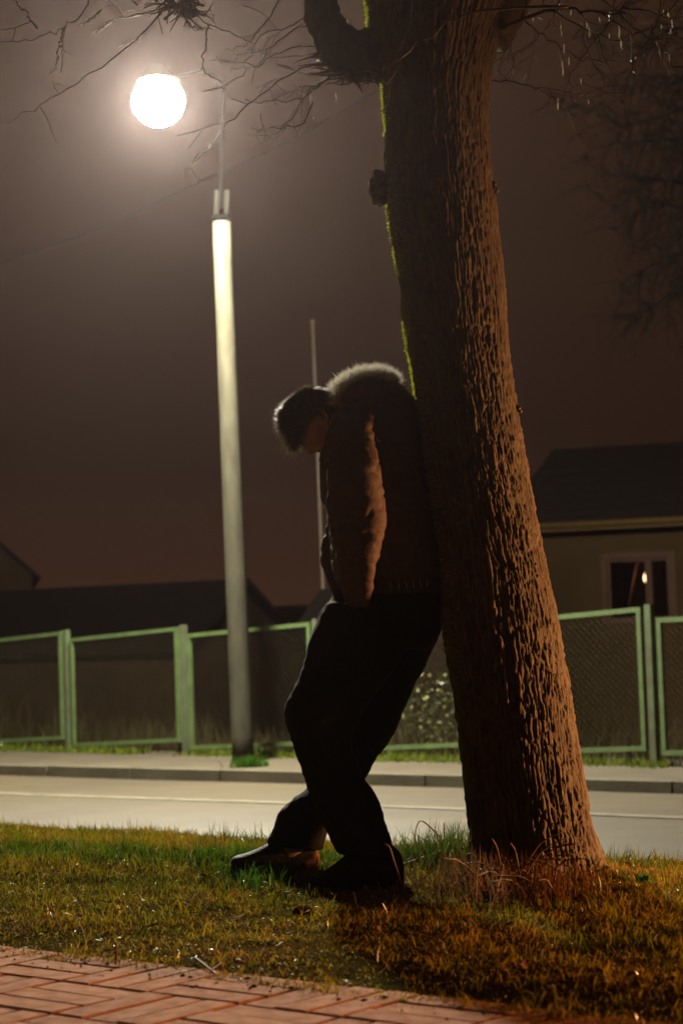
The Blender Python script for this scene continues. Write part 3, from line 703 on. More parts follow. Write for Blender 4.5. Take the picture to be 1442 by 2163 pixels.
for k in range(44):                          # shoots and stubs on the cut knuckle of the left limb
    x, y = rt.uniform(672, 800), 0; y = np.interp(x, [672, 700, 745, 800], [110, 150, 172, 165]) - rt.uniform(0, 12)
    a = rt.uniform(1.9, 4.0) if x < 720 else rt.uniform(1.2, 3.4); L_ = rt.uniform(15, 70)
    p0 = at(x, y, TY + rt.uniform(-.06, .06)); p1 = at(x + L_ * math.cos(a), y + abs(L_ * math.sin(a)) * .5 * (1 if rt.random() < .7 else -1), TY + rt.uniform(-.12, .12))
    Pk = smoothp([p0, (p0 + p1) / 2 + np.array([0, 0, rt.uniform(-.012, .012)]), p1], 7); twigs.tube(Pk, np.linspace(.0042, .001, 7), 4)
    V, Fc = ellipsoid(p0, (.014, .014, .012), 7, 5); knobm.add(V, Fc)
knobm.obj('burl', M['twig'], tree)
# nest-like clump of shoots at the top left
for k in range(60):
    p0 = at(rt.gauss(385, 26), rt.gauss(8, 14), TY + rt.gauss(0, .05)); d_ = np.array([rt.gauss(0, 1), rt.gauss(0, 1), rt.gauss(0, .8)]); d_ /= np.linalg.norm(d_)
    Pk = smoothp([p0, p0 + d_ * .04, p0 + d_ * .08 + np.array([0, 0, rt.uniform(-.02, .02)])], 6); twigs.tube(Pk, np.linspace(.0045, .001, 6), 4)
twigs.obj('twigs', M['twig'], tree, kind='stuff')
# pale hanging strands, made to show the lamp's glints on wet twigs
for (x, y, L_) in [(1184, 52, 26), (1190, 92, 22), (1187, 128, 34), (1177, 205, 30), (1205, 20, 14), (1243, 58, 22), (1238, 48, 14), (1265, 36, 12), (1306, 50, 34), (1310, 82, 22), (1410, 18, 22), (1418, 40, 20), (1415, 60, 12), (1400, 20, 14),
                   (1200, 120, 20), (1226, 165, 16), (655, 198, 24), (709, 195, 18), (662, 245, 14), (720, 18, 16), (733, 40, 14), (1112, 28, 14), (1285, 70, 12), (1342, 120, 8), (1125, 36, 10), (1242, 210, 10), (1180, 6, 20), (1395, 52, 12)]:
    p = at(x, y, TY + rt.uniform(-.1, .1)); l = L_ / 722; V, Fc = ellipsoid(p - up3 * l / 2, (.0021, .0021, l / 2), 6, 8)
    V = np.array(V); V[:, 0] += .0008 * np.sin(V[:, 2] * 160); V[:, :2] = (V[:, :2] - p[:2]) * (1 + .35 * np.sin(V[:, 2:3] * 900)) + p[:2]
    obj('twig_glint', V, Fc, M['twig_glint'], tree)
for (xa, ya, xb, yb) in [(202, 74, 236, 47), (238, 42, 300, 32), (170, 55, 204, 26), (118, 142, 123, 118), (262, 26, 286, 22), (428, 138, 441, 164), (456, 116, 468, 138), (250, 100, 302, 74), (440, 312, 446, 306), (401, 352, 428, 326), (333, 24, 347, 20), (375, 32, 385, 36), (466, 186, 470, 190), (196, 72, 206, 62), (270, 92, 298, 80)]:  # glints on wet twigs near the lamp, modelled as pale strokes
    a, b = at(xa, ya, TY - .02), at(xb, yb, TY - .02); V, Fc = tube(smoothp([a, (a + b) / 2 + np.array([0, 0, rt.uniform(-.003, .003)]), b], 8), np.array([.0008, .002, .0013, .0024, .0014, .0022, .0018, .0007]) * .9, 5); obj('glint_stroke', V, Fc, M['twig_glint'], tree)
def leaf_shape(c, l, w, up, side, curl=.3):
    up = np.array(up, float); up /= np.linalg.norm(up); side = np.array(side, float); side -= up * (side @ up); side /= np.linalg.norm(side); nn = np.cross(up, side); V = []; n = 7
    for q in range(n):
        u = q / (n - 1); hw = w * math.sin(math.pi * (u * .92 + .05)) ** .8; cc = np.array(c) + up * l * u + nn * curl * l * (u - .5) ** 2
        V += [cc - side * hw + nn * hw * .3, cc, cc + side * hw + nn * hw * .3]
    Fc = []
    for q in range(n - 1):
        b = q * 3; Fc += [(b, b + 1, b + 4, b + 3), (b + 1, b + 2, b + 5, b + 4)]
    return V, Fc
for (x, y, a, l) in ((1040, 170, .25, .024), (1047, 160, -1.2, .014), (1133, 36, .6, .02)):
    V, Fc = leaf_shape(at(x, y, TY - .05), l, .0045, (math.cos(a), 0, -math.sin(a)), (0, 1, .6)); obj('leaf', V, Fc, M['dropleaf'], tree)

# ------------------------------------------------------------------ bare tree beyond the fence on the right
BY = 27.0; bb_ = at(1640, 1590, BY); bb_[2] = -1.0
btree = thing('bare_tree', 'dark bare drooping tree beyond the fence filling the upper right', 'tree', bb_)
P = smoothp([bb_, at(1630, 900, BY), at(1600, 500, BY), at(1560, 150, BY), at(1540, -200, BY)], 30)
V, Fc = tube(P, np.linspace(.30, .09, 30), 14); obj('trunk', V, Fc, M['fartwig'], btree)
ft = MB()
for pts in [[(1590, 330), (1480, 225), (1380, 250), (1310, 262), (1250, 235), (1170, 205)], [(1600, 420), (1500, 330), (1420, 290), (1340, 300), (1270, 310), (1190, 350)],
            [(1590, 300), (1480, 180), (1400, 160), (1300, 200)], [(1560, 150), (1460, 60), (1380, 90), (1320, 160)], [(1610, 550), (1500, 470), (1420, 430), (1350, 440), (1290, 490)],
            [(1600, 480), (1480, 400), (1400, 380), (1330, 370), (1240, 400)], [(1610, 640), (1500, 560), (1420, 540), (1360, 570), (1300, 600)], [(1560, 100), (1480, 20), (1400, -20), (1310, 30), (1250, 90)],
            [(1615, 700), (1520, 650), (1440, 620), (1390, 640), (1330, 690)], [(1590, 380), (1490, 280), (1440, 350), (1400, 450), (1370, 540)], [(1600, 450), (1500, 420), (1440, 480), (1410, 580)],
            [(1590, 350), (1470, 250), (1420, 330), (1340, 410), (1300, 440)], [(1560, 60), (1490, 110), (1430, 190), (1390, 300)], [(1600, 520), (1530, 500), (1450, 560), (1400, 680)]]:
    branch(pts, Y=BY, r0=.042, r1=.006, n=30, side=58, sl=.85, wob=.035, dY=rt.uniform(-1.6, 1.2), parent=btree, m='fartwig', mass=ft, spread=1.2, drop=.05)
ft.obj('twigs', M['fartwig'], btree, kind='stuff')

# ------------------------------------------------------------------ leaf clouds: bush, weeds along the fence
def leaves(name, C, size, cols, m, parent=None, flat=.6, **props):
    n = len(C); r = rng.normal(size=(n, 3)); r /= np.linalg.norm(r, axis=1)[:, None]; q = np.cross(r, rng.normal(size=(n, 3))); q /= np.linalg.norm(q, axis=1)[:, None]
    l = size * rng.uniform(.6, 1.3, (n, 1)); w = l * flat * .5
    V = np.stack([C - r * l * .5, C + q * w, C + r * l * .5 + np.cross(r, q) * l * .1, C - q * w], 1).reshape(-1, 3)
    Fc = np.arange(n * 4).reshape(-1, 4); col = np.repeat(cols, 4, 0)
    return obj(name, V, Fc, M[m], parent, False, col, **props)
bsh = gnd(900, 1596, -.33); bsh = bsh + np.array([.62, .78, 0]) * .55 + np.array([-.08, 0, 0])
bush = thing('leafy_bush', 'pale speckled bush behind the fence between the legs and the trunk', 'bush', (bsh[0], bsh[1], -.42))
n = 1300; u = rng.normal(size=(n, 3)); u /= np.linalg.norm(u, axis=1)[:, None]; rr = rng.uniform(.25, 1, (n, 1)) ** .5
C = np.array([bsh[0], bsh[1], -.02]) + u * rr * np.array([.52, .34, .46]) * (1 + .3 * vnoise(u * 3, 4)[:, None])
c_ = np.where(rng.random((n, 1)) < .24, np.array([[.34, .33, .15]]), np.array([[.030, .036, .010]])) * rng.uniform(.6, 1.2, (n, 1))
leaves('foliage', C, .040, c_, 'bush', bush, .8, kind='stuff')
sm = MB()
for k in range(14):
    p1 = C[rng.integers(n)]; p0 = np.array([bsh[0] + rng.normal() * .05, bsh[1] + rng.normal() * .05, -.45]); sm.tube(smoothp([p0, (p0 + p1) / 2 + rng.normal(size=3) * .04, p1], 7), np.linspace(.007, .002, 7), 5)
sm.obj('stems', M['fartwig'], bush)
def blades(name, P, L, W, lean, cols, m, parent=None, wetf=.08, **props):     # P bases, L lengths, W widths, lean 0 upright .. 1 flat
    n = len(P); az = rng.uniform(0, 2 * np.pi, n); d = np.stack([np.cos(az), np.sin(az), 0 * az], -1); sd_ = np.stack([-np.sin(az), np.cos(az), 0 * az], -1)
    fa_ = rng.uniform(0, np.pi, n)[:, None]; sd2 = sd_ * np.cos(fa_) + d * np.sin(fa_)
    L, W, ln = L[:, None], W[:, None], lean[:, None]
    up = np.array([0, 0, 1.])
    m1 = P + L * .5 * (d * ln * .6 + up * np.sqrt(np.clip(1 - (ln * .6) ** 2, .02, 1)))
    tp = m1 + L * .5 * (d * np.clip(ln * 1.3, 0, 1.2) + up * (np.sqrt(np.clip(1 - np.clip(ln * 1.2, 0, 1) ** 2, 0, 1)) - .25 * ln))
    tp[:, 2] = np.maximum(tp[:, 2], P[:, 2] + .004)
    V = np.stack([P - sd2 * W / 2, P + sd2 * W / 2, m1 - sd2 * W * .42, m1 + sd2 * W * .42, tp], 1).reshape(-1, 3)
    b = np.arange(n)[:, None] * 5
    Fc = np.concatenate([b + np.array([[0, 1, 3]]), b + np.array([[0, 3, 2]]), b + np.array([[2, 3, 4]])], 0)
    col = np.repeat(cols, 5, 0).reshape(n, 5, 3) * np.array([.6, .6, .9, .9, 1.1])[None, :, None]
    wet = np.where(rng.random(n) < wetf, rng.uniform(.05, .20, n), 0.0)
    col = np.concatenate([col.reshape(-1, 3), np.repeat(wet, 5)[:, None]], 1)
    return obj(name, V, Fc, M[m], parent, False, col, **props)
# weeds under and behind the fence
n = 9000; t_ = rng.uniform(-4.5, 8.5, n); off = rng.normal(0, .09, n) - .02; dens = vnoise(np.stack([t_ * 1.4, t_ * 0, t_ * 0], -1), 3) > -.35
t_, off = t_[dens], off[dens]; xy = fa[None] + fd[None] * t_[:, None] + fn[None] * off[:, None]
P = np.column_stack([xy, np.full(len(xy), Z_PAVE - .01)]); nn = len(P)
c_ = np.array([[.13, .19, .02]]) * rng.uniform(.5, 1.2, (nn, 1)) * np.array([[1, 1, 1]]) + rng.uniform(0, .05, (nn, 1)) * np.array([[1, .8, .1]])
blades('fence_grass', P, rng.uniform(.03, .11, nn), rng.uniform(.006, .012, nn), rng.uniform(.1, .9, nn), c_, 'grass', kind='stuff')
n = 7000; t_ = rng.uniform(-5, 8.5, n); off = rng.uniform(.15, 2.2, n); xy = fa[None] + fd[None] * t_[:, None] + fn[None] * off[:, None]
P = np.column_stack([xy, np.full(n, -.42)]); hh = np.clip(.25 + .35 * vnoise(np.stack([xy[:, 0] * 1.3, xy[:, 1] * 1.3, xy[:, 0] * 0], -1), 12), .06, .6)
c_ = np.array([[.075, .062, .028]]) * rng.uniform(.4, 1.3, (n, 1))
blades('dry_weeds', P, hh * rng.uniform(.6, 1.4, n), rng.uniform(.006, .012, n), rng.uniform(.05, .5, n), c_, 'grass', wetf=0, kind='stuff')
# tuft at the foot of the lamp post
tf = thing('grass_tuft', 'green tuft of grass growing at the foot of the lamp post', 'grass tuft', gnd(530, 1618, Z_PAVE))
n = 420; p0 = gnd(526, 1619, Z_PAVE); P = np.column_stack([p0[0] + rng.normal(0, .065, n), p0[1] - .02 + rng.normal(0, .04, n), np.full(n, Z_PAVE - .005)])
blades('blades', P, rng.uniform(.05, .13, n), rng.uniform(.005, .010, n), rng.uniform(.1, .8, n), np.array([[.07, .17, .02]]) * rng.uniform(.6, 1.3, (n, 1)), 'grass', tf, kind='stuff')

# ------------------------------------------------------------------ the verge's grass
def verge_pts(n):
    t_ = rng.uniform(-9.5, .6, n); s_ = rng.uniform(S_BRICK - .06, S_ROAD - .05, n); x = AX[0] * t_ + NX[0] * s_; y = AX[1] * t_ + NX[1] * s_
    inside = (np.abs(x) < y * .205 + .25); keep = inside | (rng.random(n) < .22)
    return x[keep], y[keep], s_[keep]
x, y, s_ = verge_pts(420000); n = len(x)
pp = np.stack([x, y, 0 * x], -1)
f1 = fbm(pp * 1.6, 3, 101); f2 = fbm(pp * 5.5, 3, 111); f3 = vnoise(pp * 30, 121)
rtree = np.hypot(x - TREE_XY[0], y - TREE_XY[1]); keep = (rtree > .16) & (rng.random(n) < np.clip(.95 + .6 * f2, .6, 1)); 
x, y, s_, f1, f2, f3, rtree, pp = [a[keep] for a in (x, y, s_, f1, f2, f3, rtree, pp)]; n = len(x)
# jagged edge towards the bricks
edge = S_BRICK - .004 + .075 * fbm(pp * 7, 3, 131); k_ = s_ > edge - .01; x, y, s_, f1, f2, f3, rtree, pp = [a[k_] for a in (x, y, s_, f1, f2, f3, rtree, pp)]; n = len(x)
gp1, gp2 = gnd(150, 1815)[:2], gnd(560, 1830)[:2]
dry = np.clip(.42 + .7 * f2 + .35 * f3 + .25 * sstep(.9, .3, rtree) + .12 * sstep(3.9, 3.1, s_), 0, 1)
dseg = np.abs((pp[:, :2] - gp1) @ np.array([-(gp2 - gp1)[1], (gp2 - gp1)[0]]) / np.linalg.norm(gp2 - gp1)); lush = sstep(.35, .05, dseg) * sstep(-.2, .3, f1 + .25) * (x < .0)
dry = dry * (1 - .85 * lush)
g_c = np.array([.110, .145, .008]); y_c = np.array([.27, .205, .012]); b_c = np.array([.27, .165, .034]); l_c = np.array([.055, .140, .012])
lush = lush * (.35 + .65 * sstep(-.15, .25, fbm(pp * np.array([7, 7, 1.]), 2, 141)))
cc = np.where(dry[:, None] < .5, g_c + (y_c - g_c) * (dry[:, None] / .5), y_c + (b_c - y_c) * ((dry[:, None] - .5) / .5))
cc = cc * (1 - lush[:, None]) + l_c * lush[:, None]; cc = cc * rng.uniform(.45, 1.45, (n, 1))
straw = rng.random(n) < .09 + .12 * sstep(3.9, 3.1, s_); cc[straw] = np.array([.44, .33, .14]) * rng.uniform(.5, 1.1, (straw.sum(), 1))
tuft = np.clip(1 - np.abs(fbm(pp * 11, 2, 151)) * 3.2, 0, 1) ** 2; hole = sstep(.22, .40, fbm(pp * 8, 3, 161))
Lh = (.022 + .015 * f1 + .010 * f2) * (1 - .3 * sstep(4.3, 3.3, s_)) * rng.uniform(.5, 1.6, n) + .022 * lush + .030 * tuft * rng.random(n)
Lh = np.where(rng.random(n) < .02, Lh + rng.uniform(.02, .05, n), Lh) * (1 - .45 * hole); cc = cc * (1 - .2 * hole[:, None]) * (1 + .25 * sstep(4.4, 3.2, s_))[:, None]
lean = np.clip(rng.uniform(.3, 1.1, n) + .15 * sstep(4.6, 3.4, s_) + .35 * (dry - .5) - .3 * tuft + .4 * straw, .05, 1.05)
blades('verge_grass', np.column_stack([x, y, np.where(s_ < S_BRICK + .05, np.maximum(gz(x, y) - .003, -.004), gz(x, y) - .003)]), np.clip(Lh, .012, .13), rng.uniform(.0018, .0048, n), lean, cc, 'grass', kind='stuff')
# longer uncut grass round the trunk and along the kerb side
xs, ys, Ls, cs = [], [], [], []
for (px, py, spx, spy, k, L0, L1, c0_) in [(965, 1830, 45, 16, 900, .06, .17, (.05, .10, .015)), (905, 1822, 40, 14, 420, .05, .13, (.08, .11, .02)), (1010, 1890, 60, 18, 520, .05, .13, (.15, .075, .028)), (1130, 1905, 70, 14, 420, .04, .12, (.16, .075, .028)),
                                         (1320, 1815, 50, 10, 320, .04, .11, (.08, .11, .02)), (500, 1765, 40, 6, 160, .04, .12, (.08, .12, .02)), (560, 1870, 50, 14, 260, .04, .09, (.05, .12, .015)), (860, 1800, 60, 8, 200, .05, .12, (.10, .11, .02))]:
    for _ in range(k):
        g = gnd(rng.normal(px, spx), min(2000, rng.normal(py, spy)), 0.0); xs.append(g[0]); ys.append(g[1]); Ls.append(rng.uniform(L0, L1)); cs.append(np.array(c0_) * rng.uniform(.5, 1.3))
xs, ys, Ls, cs = map(np.array, (xs, ys, Ls, cs)); k_ = np.hypot(xs - TREE_XY[0], ys - TREE_XY[1]) > .15; xs, ys, Ls, cs = xs[k_], ys[k_], Ls[k_], cs[k_]
blades('long_grass', np.column_stack([xs, ys, gz(xs, ys) - .004]), Ls, rng.uniform(.0025, .0055, len(xs)), rng.uniform(.05, .95, len(xs)), cs, 'grass', kind='stuff')

# ------------------------------------------------------------------ things lying on the verge
def g3(px, py): 
    g = gnd(px, py, 0.0); g[2] = float(gz(g[0:1], g[1:2])[0]); return g
clump = thing('cut_stem_clump', 'tangle of dry cut stems heaped at the foot of the tree trunk', 'dry stems', g3(1080, 1888))
rs = random.Random(21)
for k in range(34):
    p = g3(rs.gauss(1080, 52), rs.gauss(1893, 12)); a = rs.uniform(0, 6.28); L_ = rs.uniform(.08, .22)
    d_ = np.array([math.cos(a) * .6, -abs(math.sin(a)) * .5, rs.uniform(.2, 1.0)]); d_ /= np.linalg.norm(d_)
    MB().tube(smoothp([p - up3 * .01, p + d_ * L_ * .6, p + d_ * L_ + np.array([d_[0] * .04, d_[1] * .03, -.03])], 7), np.linspace(.0032, .0014, 7), 5).obj('stem', M['stem'], clump)
def stick(label, pts, r0, r1, forks=(), lift=.02, cat='stick', name='fallen_stick', group=None, m='stem', hs=None):
    P = [g3(x, y) + up3 * (lift if hs is None else hs[k]) for k, (x, y) in enumerate(pts)]
    o = thing(name, label, cat, P[0], group); MB().tube(smoothp(P, 16), np.linspace(r0, r1, 16), 6).obj('stem', M[m], o)
    for f in forks: MB().tube(smoothp([g3(x, y) + up3 * lift for x, y in f], 7), np.linspace(r0 * .6, r1 * .7, 7), 5).obj('side_twig', M[m], o)
    return o
stick('broken pale branch lying in the long grass left of the tree trunk', [(846, 1848), (905, 1842), (952, 1828), (988, 1835)], .006, .005, [[(952, 1828), (925, 1815), (900, 1800)]], hs=[.012, .035, .055, .06])
stick('forked pale twig lying across the edge of the brick path', [(412, 2034), (446, 2055), (490, 2064)], .0035, .002, [[(446, 2052), (441, 2078)], [(446, 2054), (470, 2042)]], lift=.012)
stick('short dark twig lying flat on the bricks right of the forked twig', [(535, 2066), (574, 2064)], .003, .0025, lift=.006, m='twig')
stick('short upright stub of dead stalk at the brick edge', [(246, 2028), (247, 2026)], .004, .002, hs=[-.005, .045])
stick('stick lying flat on the ground right of the cut stems', [(1185, 1892), (1242, 1890)], .006, .005, lift=.012)
# bent dry stalk by the shoe, thin arching stalks near the trunk
def stalk(label, pix, Y, r0=.003, r1=.0015, name='dry_stalk', group=None):
    P = [at(x, y, Y) for x, y in pix]; o = thing(name, label, 'stalk', P[0], group); MB().tube(smoothp(P, 18), np.linspace(r0, r1, 18), 5).obj('stem', M['stem'], o)
stalk('bent dry stalk standing against the heel of the near shoe', [(856, 1892), (842, 1850), (830, 1815), (822, 1790), (812, 1783)], 5.36, .0035, .003)
stalk('long dry stalk arching over the right foot of the trunk', [(1110, 1815), (1150, 1822), (1195, 1850), (1212, 1890)], 5.22, .003, .002)
stalk('thin bare stalk with a hooked tip standing left of the trunk', [(958, 1815), (935, 1775), (893, 1735), (880, 1745), (876, 1768)], 5.9)
stalk('single upright green blade standing behind the broken branch', [(942, 1800), (938, 1770), (937, 1738)], 5.9, .004, .002)
# crumbs of earth and bits of straw swept onto the bricks
n = 520; t_ = rng.uniform(-5, -1, n); s_g = S_BRICK - np.abs(rng.normal(0, .06, n)) - .005 + .03 * vnoise(np.stack([t_ * 6, t_ * 0, t_ * 0], -1), 171)
c = np.column_stack([AX[0] * t_ + NX[0] * s_g, AX[1] * t_ + NX[1] * s_g, np.full(n, .001)]); r_ = rng.uniform(.0012, .005, (n, 1)) * (rng.random((n, 1)) ** 1.5 + .3)
az = rng.uniform(0, 6.28, n); e1 = np.stack([np.cos(az), np.sin(az), 0 * az], -1); e2 = np.stack([-np.sin(az), np.cos(az), 0 * az], -1); el = rng.uniform(1, 2.6, (n, 1))
V = np.stack([c - e1 * r_ * el, c + e2 * r_, c + e1 * r_ * el, c - e2 * r_, c + up3 * r_ * 1.1], 1).reshape(-1, 3); b = np.arange(n)[:, None] * 5
Fc = np.concatenate([b + np.array([[0, 4, 1]]), b + np.array([[1, 4, 2]]), b + np.array([[2, 4, 3]]), b + np.array([[3, 4, 0]])], 0)[:, ::-1]
obj('path_crumbs', V, Fc, M['crumb'], None, False, np.repeat(np.where(rng.random((n, 1)) < .3, np.array([[.22, .15, .06]]), np.array([[.045, .030, .014]])) * rng.uniform(.6, 1.3, (n, 1)), 5, 0), kind='stuff')
# leaves lying about
def lying_leaf(px, py, l, w, m, label, a, group=None, name='fallen_leaf', tilt=.5):
    c = g3(px, py) + up3 * .018; V, Fc = leaf_shape(c, l, w, (math.cos(a), math.sin(a) * .6, .25 * tilt + .1), (-math.sin(a), math.cos(a), tilt), .5)
    obj(name, V, Fc, M[m], None, True, label=label, category='leaf', **({'group': group} if group else {}))
lying_leaf(360, 1818, .030, .016, 'deadleaf', 'orange leaf lying on the dark green grass near the toe of the shoe', .3)
lying_leaf(1016, 1912, .035, .014, 'deadleaf', 'orange leaf propped upright in front of the trunk base', 1.4, tilt=1.6)
lying_leaf(490, 1925, .018, .006, 'deadleaf', 'small yellow leaf standing in the grass below the far shoe', 1.3, tilt=1.5)
lying_leaf(305, 1978, .040, .004, 'deadleaf', 'long thin orange leaf lying in the grass above the brick edge', .1)
lying_leaf(480, 1966, .045, .007, 'dropleaf', 'pale wet leaf lying in a bare patch of the grass', .15)
lying_leaf(600, 1905, .030, .005, 'dropleaf', 'narrow pale leaf lying beside a thin twig in the grass', .1)
lying_leaf(949, 1848, .050, .007, 'dropleaf', 'larger pale wet leaf hanging in the grass left of the trunk', 1.4, tilt=2)
lying_leaf(957, 1838, .040, .006, 'dropleaf', 'narrow pale wet leaf beside the larger one left of the trunk', 1.7, tilt=2)
lying_leaf(854, 1829, .026, .008, 'dropleaf', 'small pale wet leaf on the grass behind the near heel', .2)
rl = random.Random(77)
for k in range(34):
    px, py = rl.uniform(20, 1420), rl.uniform(1850, 2080)
    if py > 2000 + (px / 1260) * 130: continue
    lying_leaf(px, py, rl.uniform(.012, .03), rl.uniform(.003, .008), 'deadleaf', 'small brown dead leaf scattered in the verge grass', rl.uniform(0, 3), 'small dead leaves scattered in the grass', tilt=rl.uniform(.2, 1.2))
gl = thing('broad_leaf_weed', 'small bright green broad leaved weed in the grass right of the tree', 'weed', g3(1357, 1892))
for k, a in enumerate((.4, 1.6, 2.6, 1.1)):
    V, Fc = leaf_shape(g3(1357, 1892) + up3 * .01, .032, .009, (math.cos(a), -.3, .9), (-.9, 0, math.cos(a)), .5); obj('leaf', V, Fc, M['greenleaf'], gl)
ds = thing('dark_clod', 'dark wet clod lying in the grass below the near shoe', 'clod', g3(640, 1942))
V, Fc = ellipsoid(g3(640, 1942) + up3 * .01, (.028, .02, .014), 12, 8); V = np.array(V); V += .006 * fbm(V * 60, 2, 5)[:, None]; obj('clod', V, Fc, M['soil'], ds)

# ------------------------------------------------------------------ the person leaning on the trunk
pb = g3(770, 1885)
person = thing('person', 'person in brown fur hooded jacket slumped back against the tree with head bowed', 'person', pb)
YA, YB = 5.50, 5.72                           # near (left) leg and far leg
# head in its own frame: x forward, y to the left side, z up
hc_ = at(668, 887, 5.57); HS = .835; pt = math.radians(62)
fwd = np.array([-math.cos(pt), 0, -math.sin(pt)]); upv = np.array([-math.sin(pt), 0, math.cos(pt)]); sdv = np.array([0, -1., 0])
def headw(q): q = np.asarray(q, float); q = q * HS; return hc_ + q[..., 0:1] * fwd + q[..., 1:2] * sdv + q[..., 2:3] * upv
def head_r(D):                                # skull and face as a radial surface over unit directions D
    x, y, z = D[:, 0], D[:, 1], D[:, 2]
    p = D * np.array([.097, .074, .112])
    jaw = sstep(.1, -.9, z); p[:, 1] *= 1 - .34 * jaw; p[:, 0] += .020 * jaw * (x > -.2) - .0 
    back = sstep(.0, -.8, z) * sstep(.1, -.6, x); p[:, 0] += .045 * back; p[:, 2] *= 1 - .12 * back
    g = lambda a, b, sy, sz: np.exp(-((y - a) / sy) ** 2 - ((z - b) / sz) ** 2) * (x > .1)
    p[:, 0] += .022 * g(0, -.30, .13, .13) + .013 * g(0, -.12, .10, .16) + .006 * g(0, .10, .5, .10)     # nose, bridge, brow
    p[:, 0] -= .012 * (g(.36, -.06, .17, .09) + g(-.36, -.06, .17, .09))                                   # eye sockets
    p[:, 0] += .006 * (g(.36, -.07, .09, .05) + g(-.36, -.07, .09, .05))                                   # closed lids
    p[:, 0] += .007 * g(0, -.56, .22, .035) + .007 * g(0, -.66, .20, .04) - .004 * g(0, -.61, .25, .02)    # lips
    p[:, 0] += .010 * g(0, -.86, .25, .10)                                                               # chin
    return p
def uvdirs(k, n):
    V, Fc = ellipsoid((0, 0, 0), (1, 1, 1), k, n); return np.array(V), Fc
D, HF = uvdirs(72, 48)
body = MB(); body.add(headw(head_r(D)), HF)
for sg in (1, -1):                            # ears: rim, lobe and shell
    a_ = np.linspace(0, 2 * np.pi, 18); E_ = np.stack([-.012 + .017 * np.cos(a_) - .006 * np.sin(a_), sg * (.074 + .006 + .004 * -np.cos(a_)), -.012 + .030 * np.sin(a_)], -1)
    V, Fc = tube(headw(E_), .0052, 8); body.add(V, Fc)
    V, Fc = ellipsoid((0, 0, 0), (.015, .006, .027), 12, 8); body.add(headw(np.array(V) + np.array([-.012, sg * .073, -.012])), Fc)
# neck, trunk, arms and legs under the clothes
body.add(*loft([((655, 905), (676, 850), 5.57, .055), ((690, 925), (715, 860), 5.57, .058), ((735, 935), (760, 865), 5.57, .065)], 10, 20))
body.add(*loft([((705, 960), (790, 835), 5.58, .13), ((700, 1000), (860, 930), 5.6, .165), ((700, 1080), (880, 1050), 5.6, .15), ((710, 1180), (900, 1170), 5.61, .14), ((715, 1270), (905, 1280), 5.61, .15), ((760, 1330), (880, 1340), 5.61, .13)], 24, 28))
def limbtube(pts, r): 
    P = smoothp([at(x, y, Y) for x, y, Y in pts], 26); body.add(*tube(P, np.interp(np.linspace(0, 1, 26), np.linspace(0, 1, len(r)), r), 16))
limbtube([(752, 935, 5.48), (750, 1010, 5.39), (752, 1090, 5.37), (750, 1180, 5.39), (752, 1262, 5.455)], [.042, .042, .038, .034, .025])
limbtube([(755, 920, 5.76), (728, 1010, 5.83), (722, 1090, 5.84), (716, 1180, 5.83), (718, 1262, 5.76)], [.042, .042, .038, .034, .025])
limbtube([(815, 1290, 5.56), (760, 1370, 5.52), (690, 1490, 5.47), (700, 1600, 5.47), (735, 1720, 5.46), (790, 1820, 5.46)], [.075, .075, .058, .052, .045, .034])
limbtube([(835, 1300, 5.69), (790, 1420, 5.71), (725, 1570, 5.75), (680, 1680, 5.80), (628, 1770, 5.85), (605, 1810, 5.86)], [.085, .08, .06, .052, .045, .036])
for (ax, ay, aY, sg) in ((752, 1262, 5.455, 1), (722, 1262, 5.755, -1)):     # hands inside the pockets: palm, four fingers, thumb
    w0_ = at(ax, ay, aY); dn = np.array([-.20, sg * .30, -.93]); dn /= np.linalg.norm(dn); fr = np.array([-.97, 0, .22]); ot = np.array([0, -sg * 1., 0])
    V, Fc = ellipsoid((0, 0, 0), (1, 1, 1), 12, 8); V = np.array(V); pc_ = w0_ + dn * .055
    body.add(pc_ + V[:, 0:1] * fr * .041 + V[:, 1:2] * ot * .016 + V[:, 2:3] * dn * .055, Fc)
    for q, (o_, l_) in enumerate(((.030, .070), (.010, .078), (-.010, .073), (-.028, .058))):
        s_0 = w0_ + dn * .09 + fr * o_; P = smoothp([s_0, s_0 + dn * l_ * .45, s_0 + dn * l_ * .8 - ot * .010, s_0 + dn * l_ - ot * .020], 8); body.add(*tube(P, np.linspace(.0088, .0068, 8), 8))
    s_0 = w0_ + dn * .035 + fr * .034; P = smoothp([s_0, s_0 + dn * .03 + fr * .018, s_0 + dn * .058 + fr * .022 - ot * .006], 7); body.add(*tube(P, np.linspace(.011, .0075, 7), 8))
V, N, Fc = remesh(body, .0042, 3)
obj('body', V, Fc, M['skin'], person)

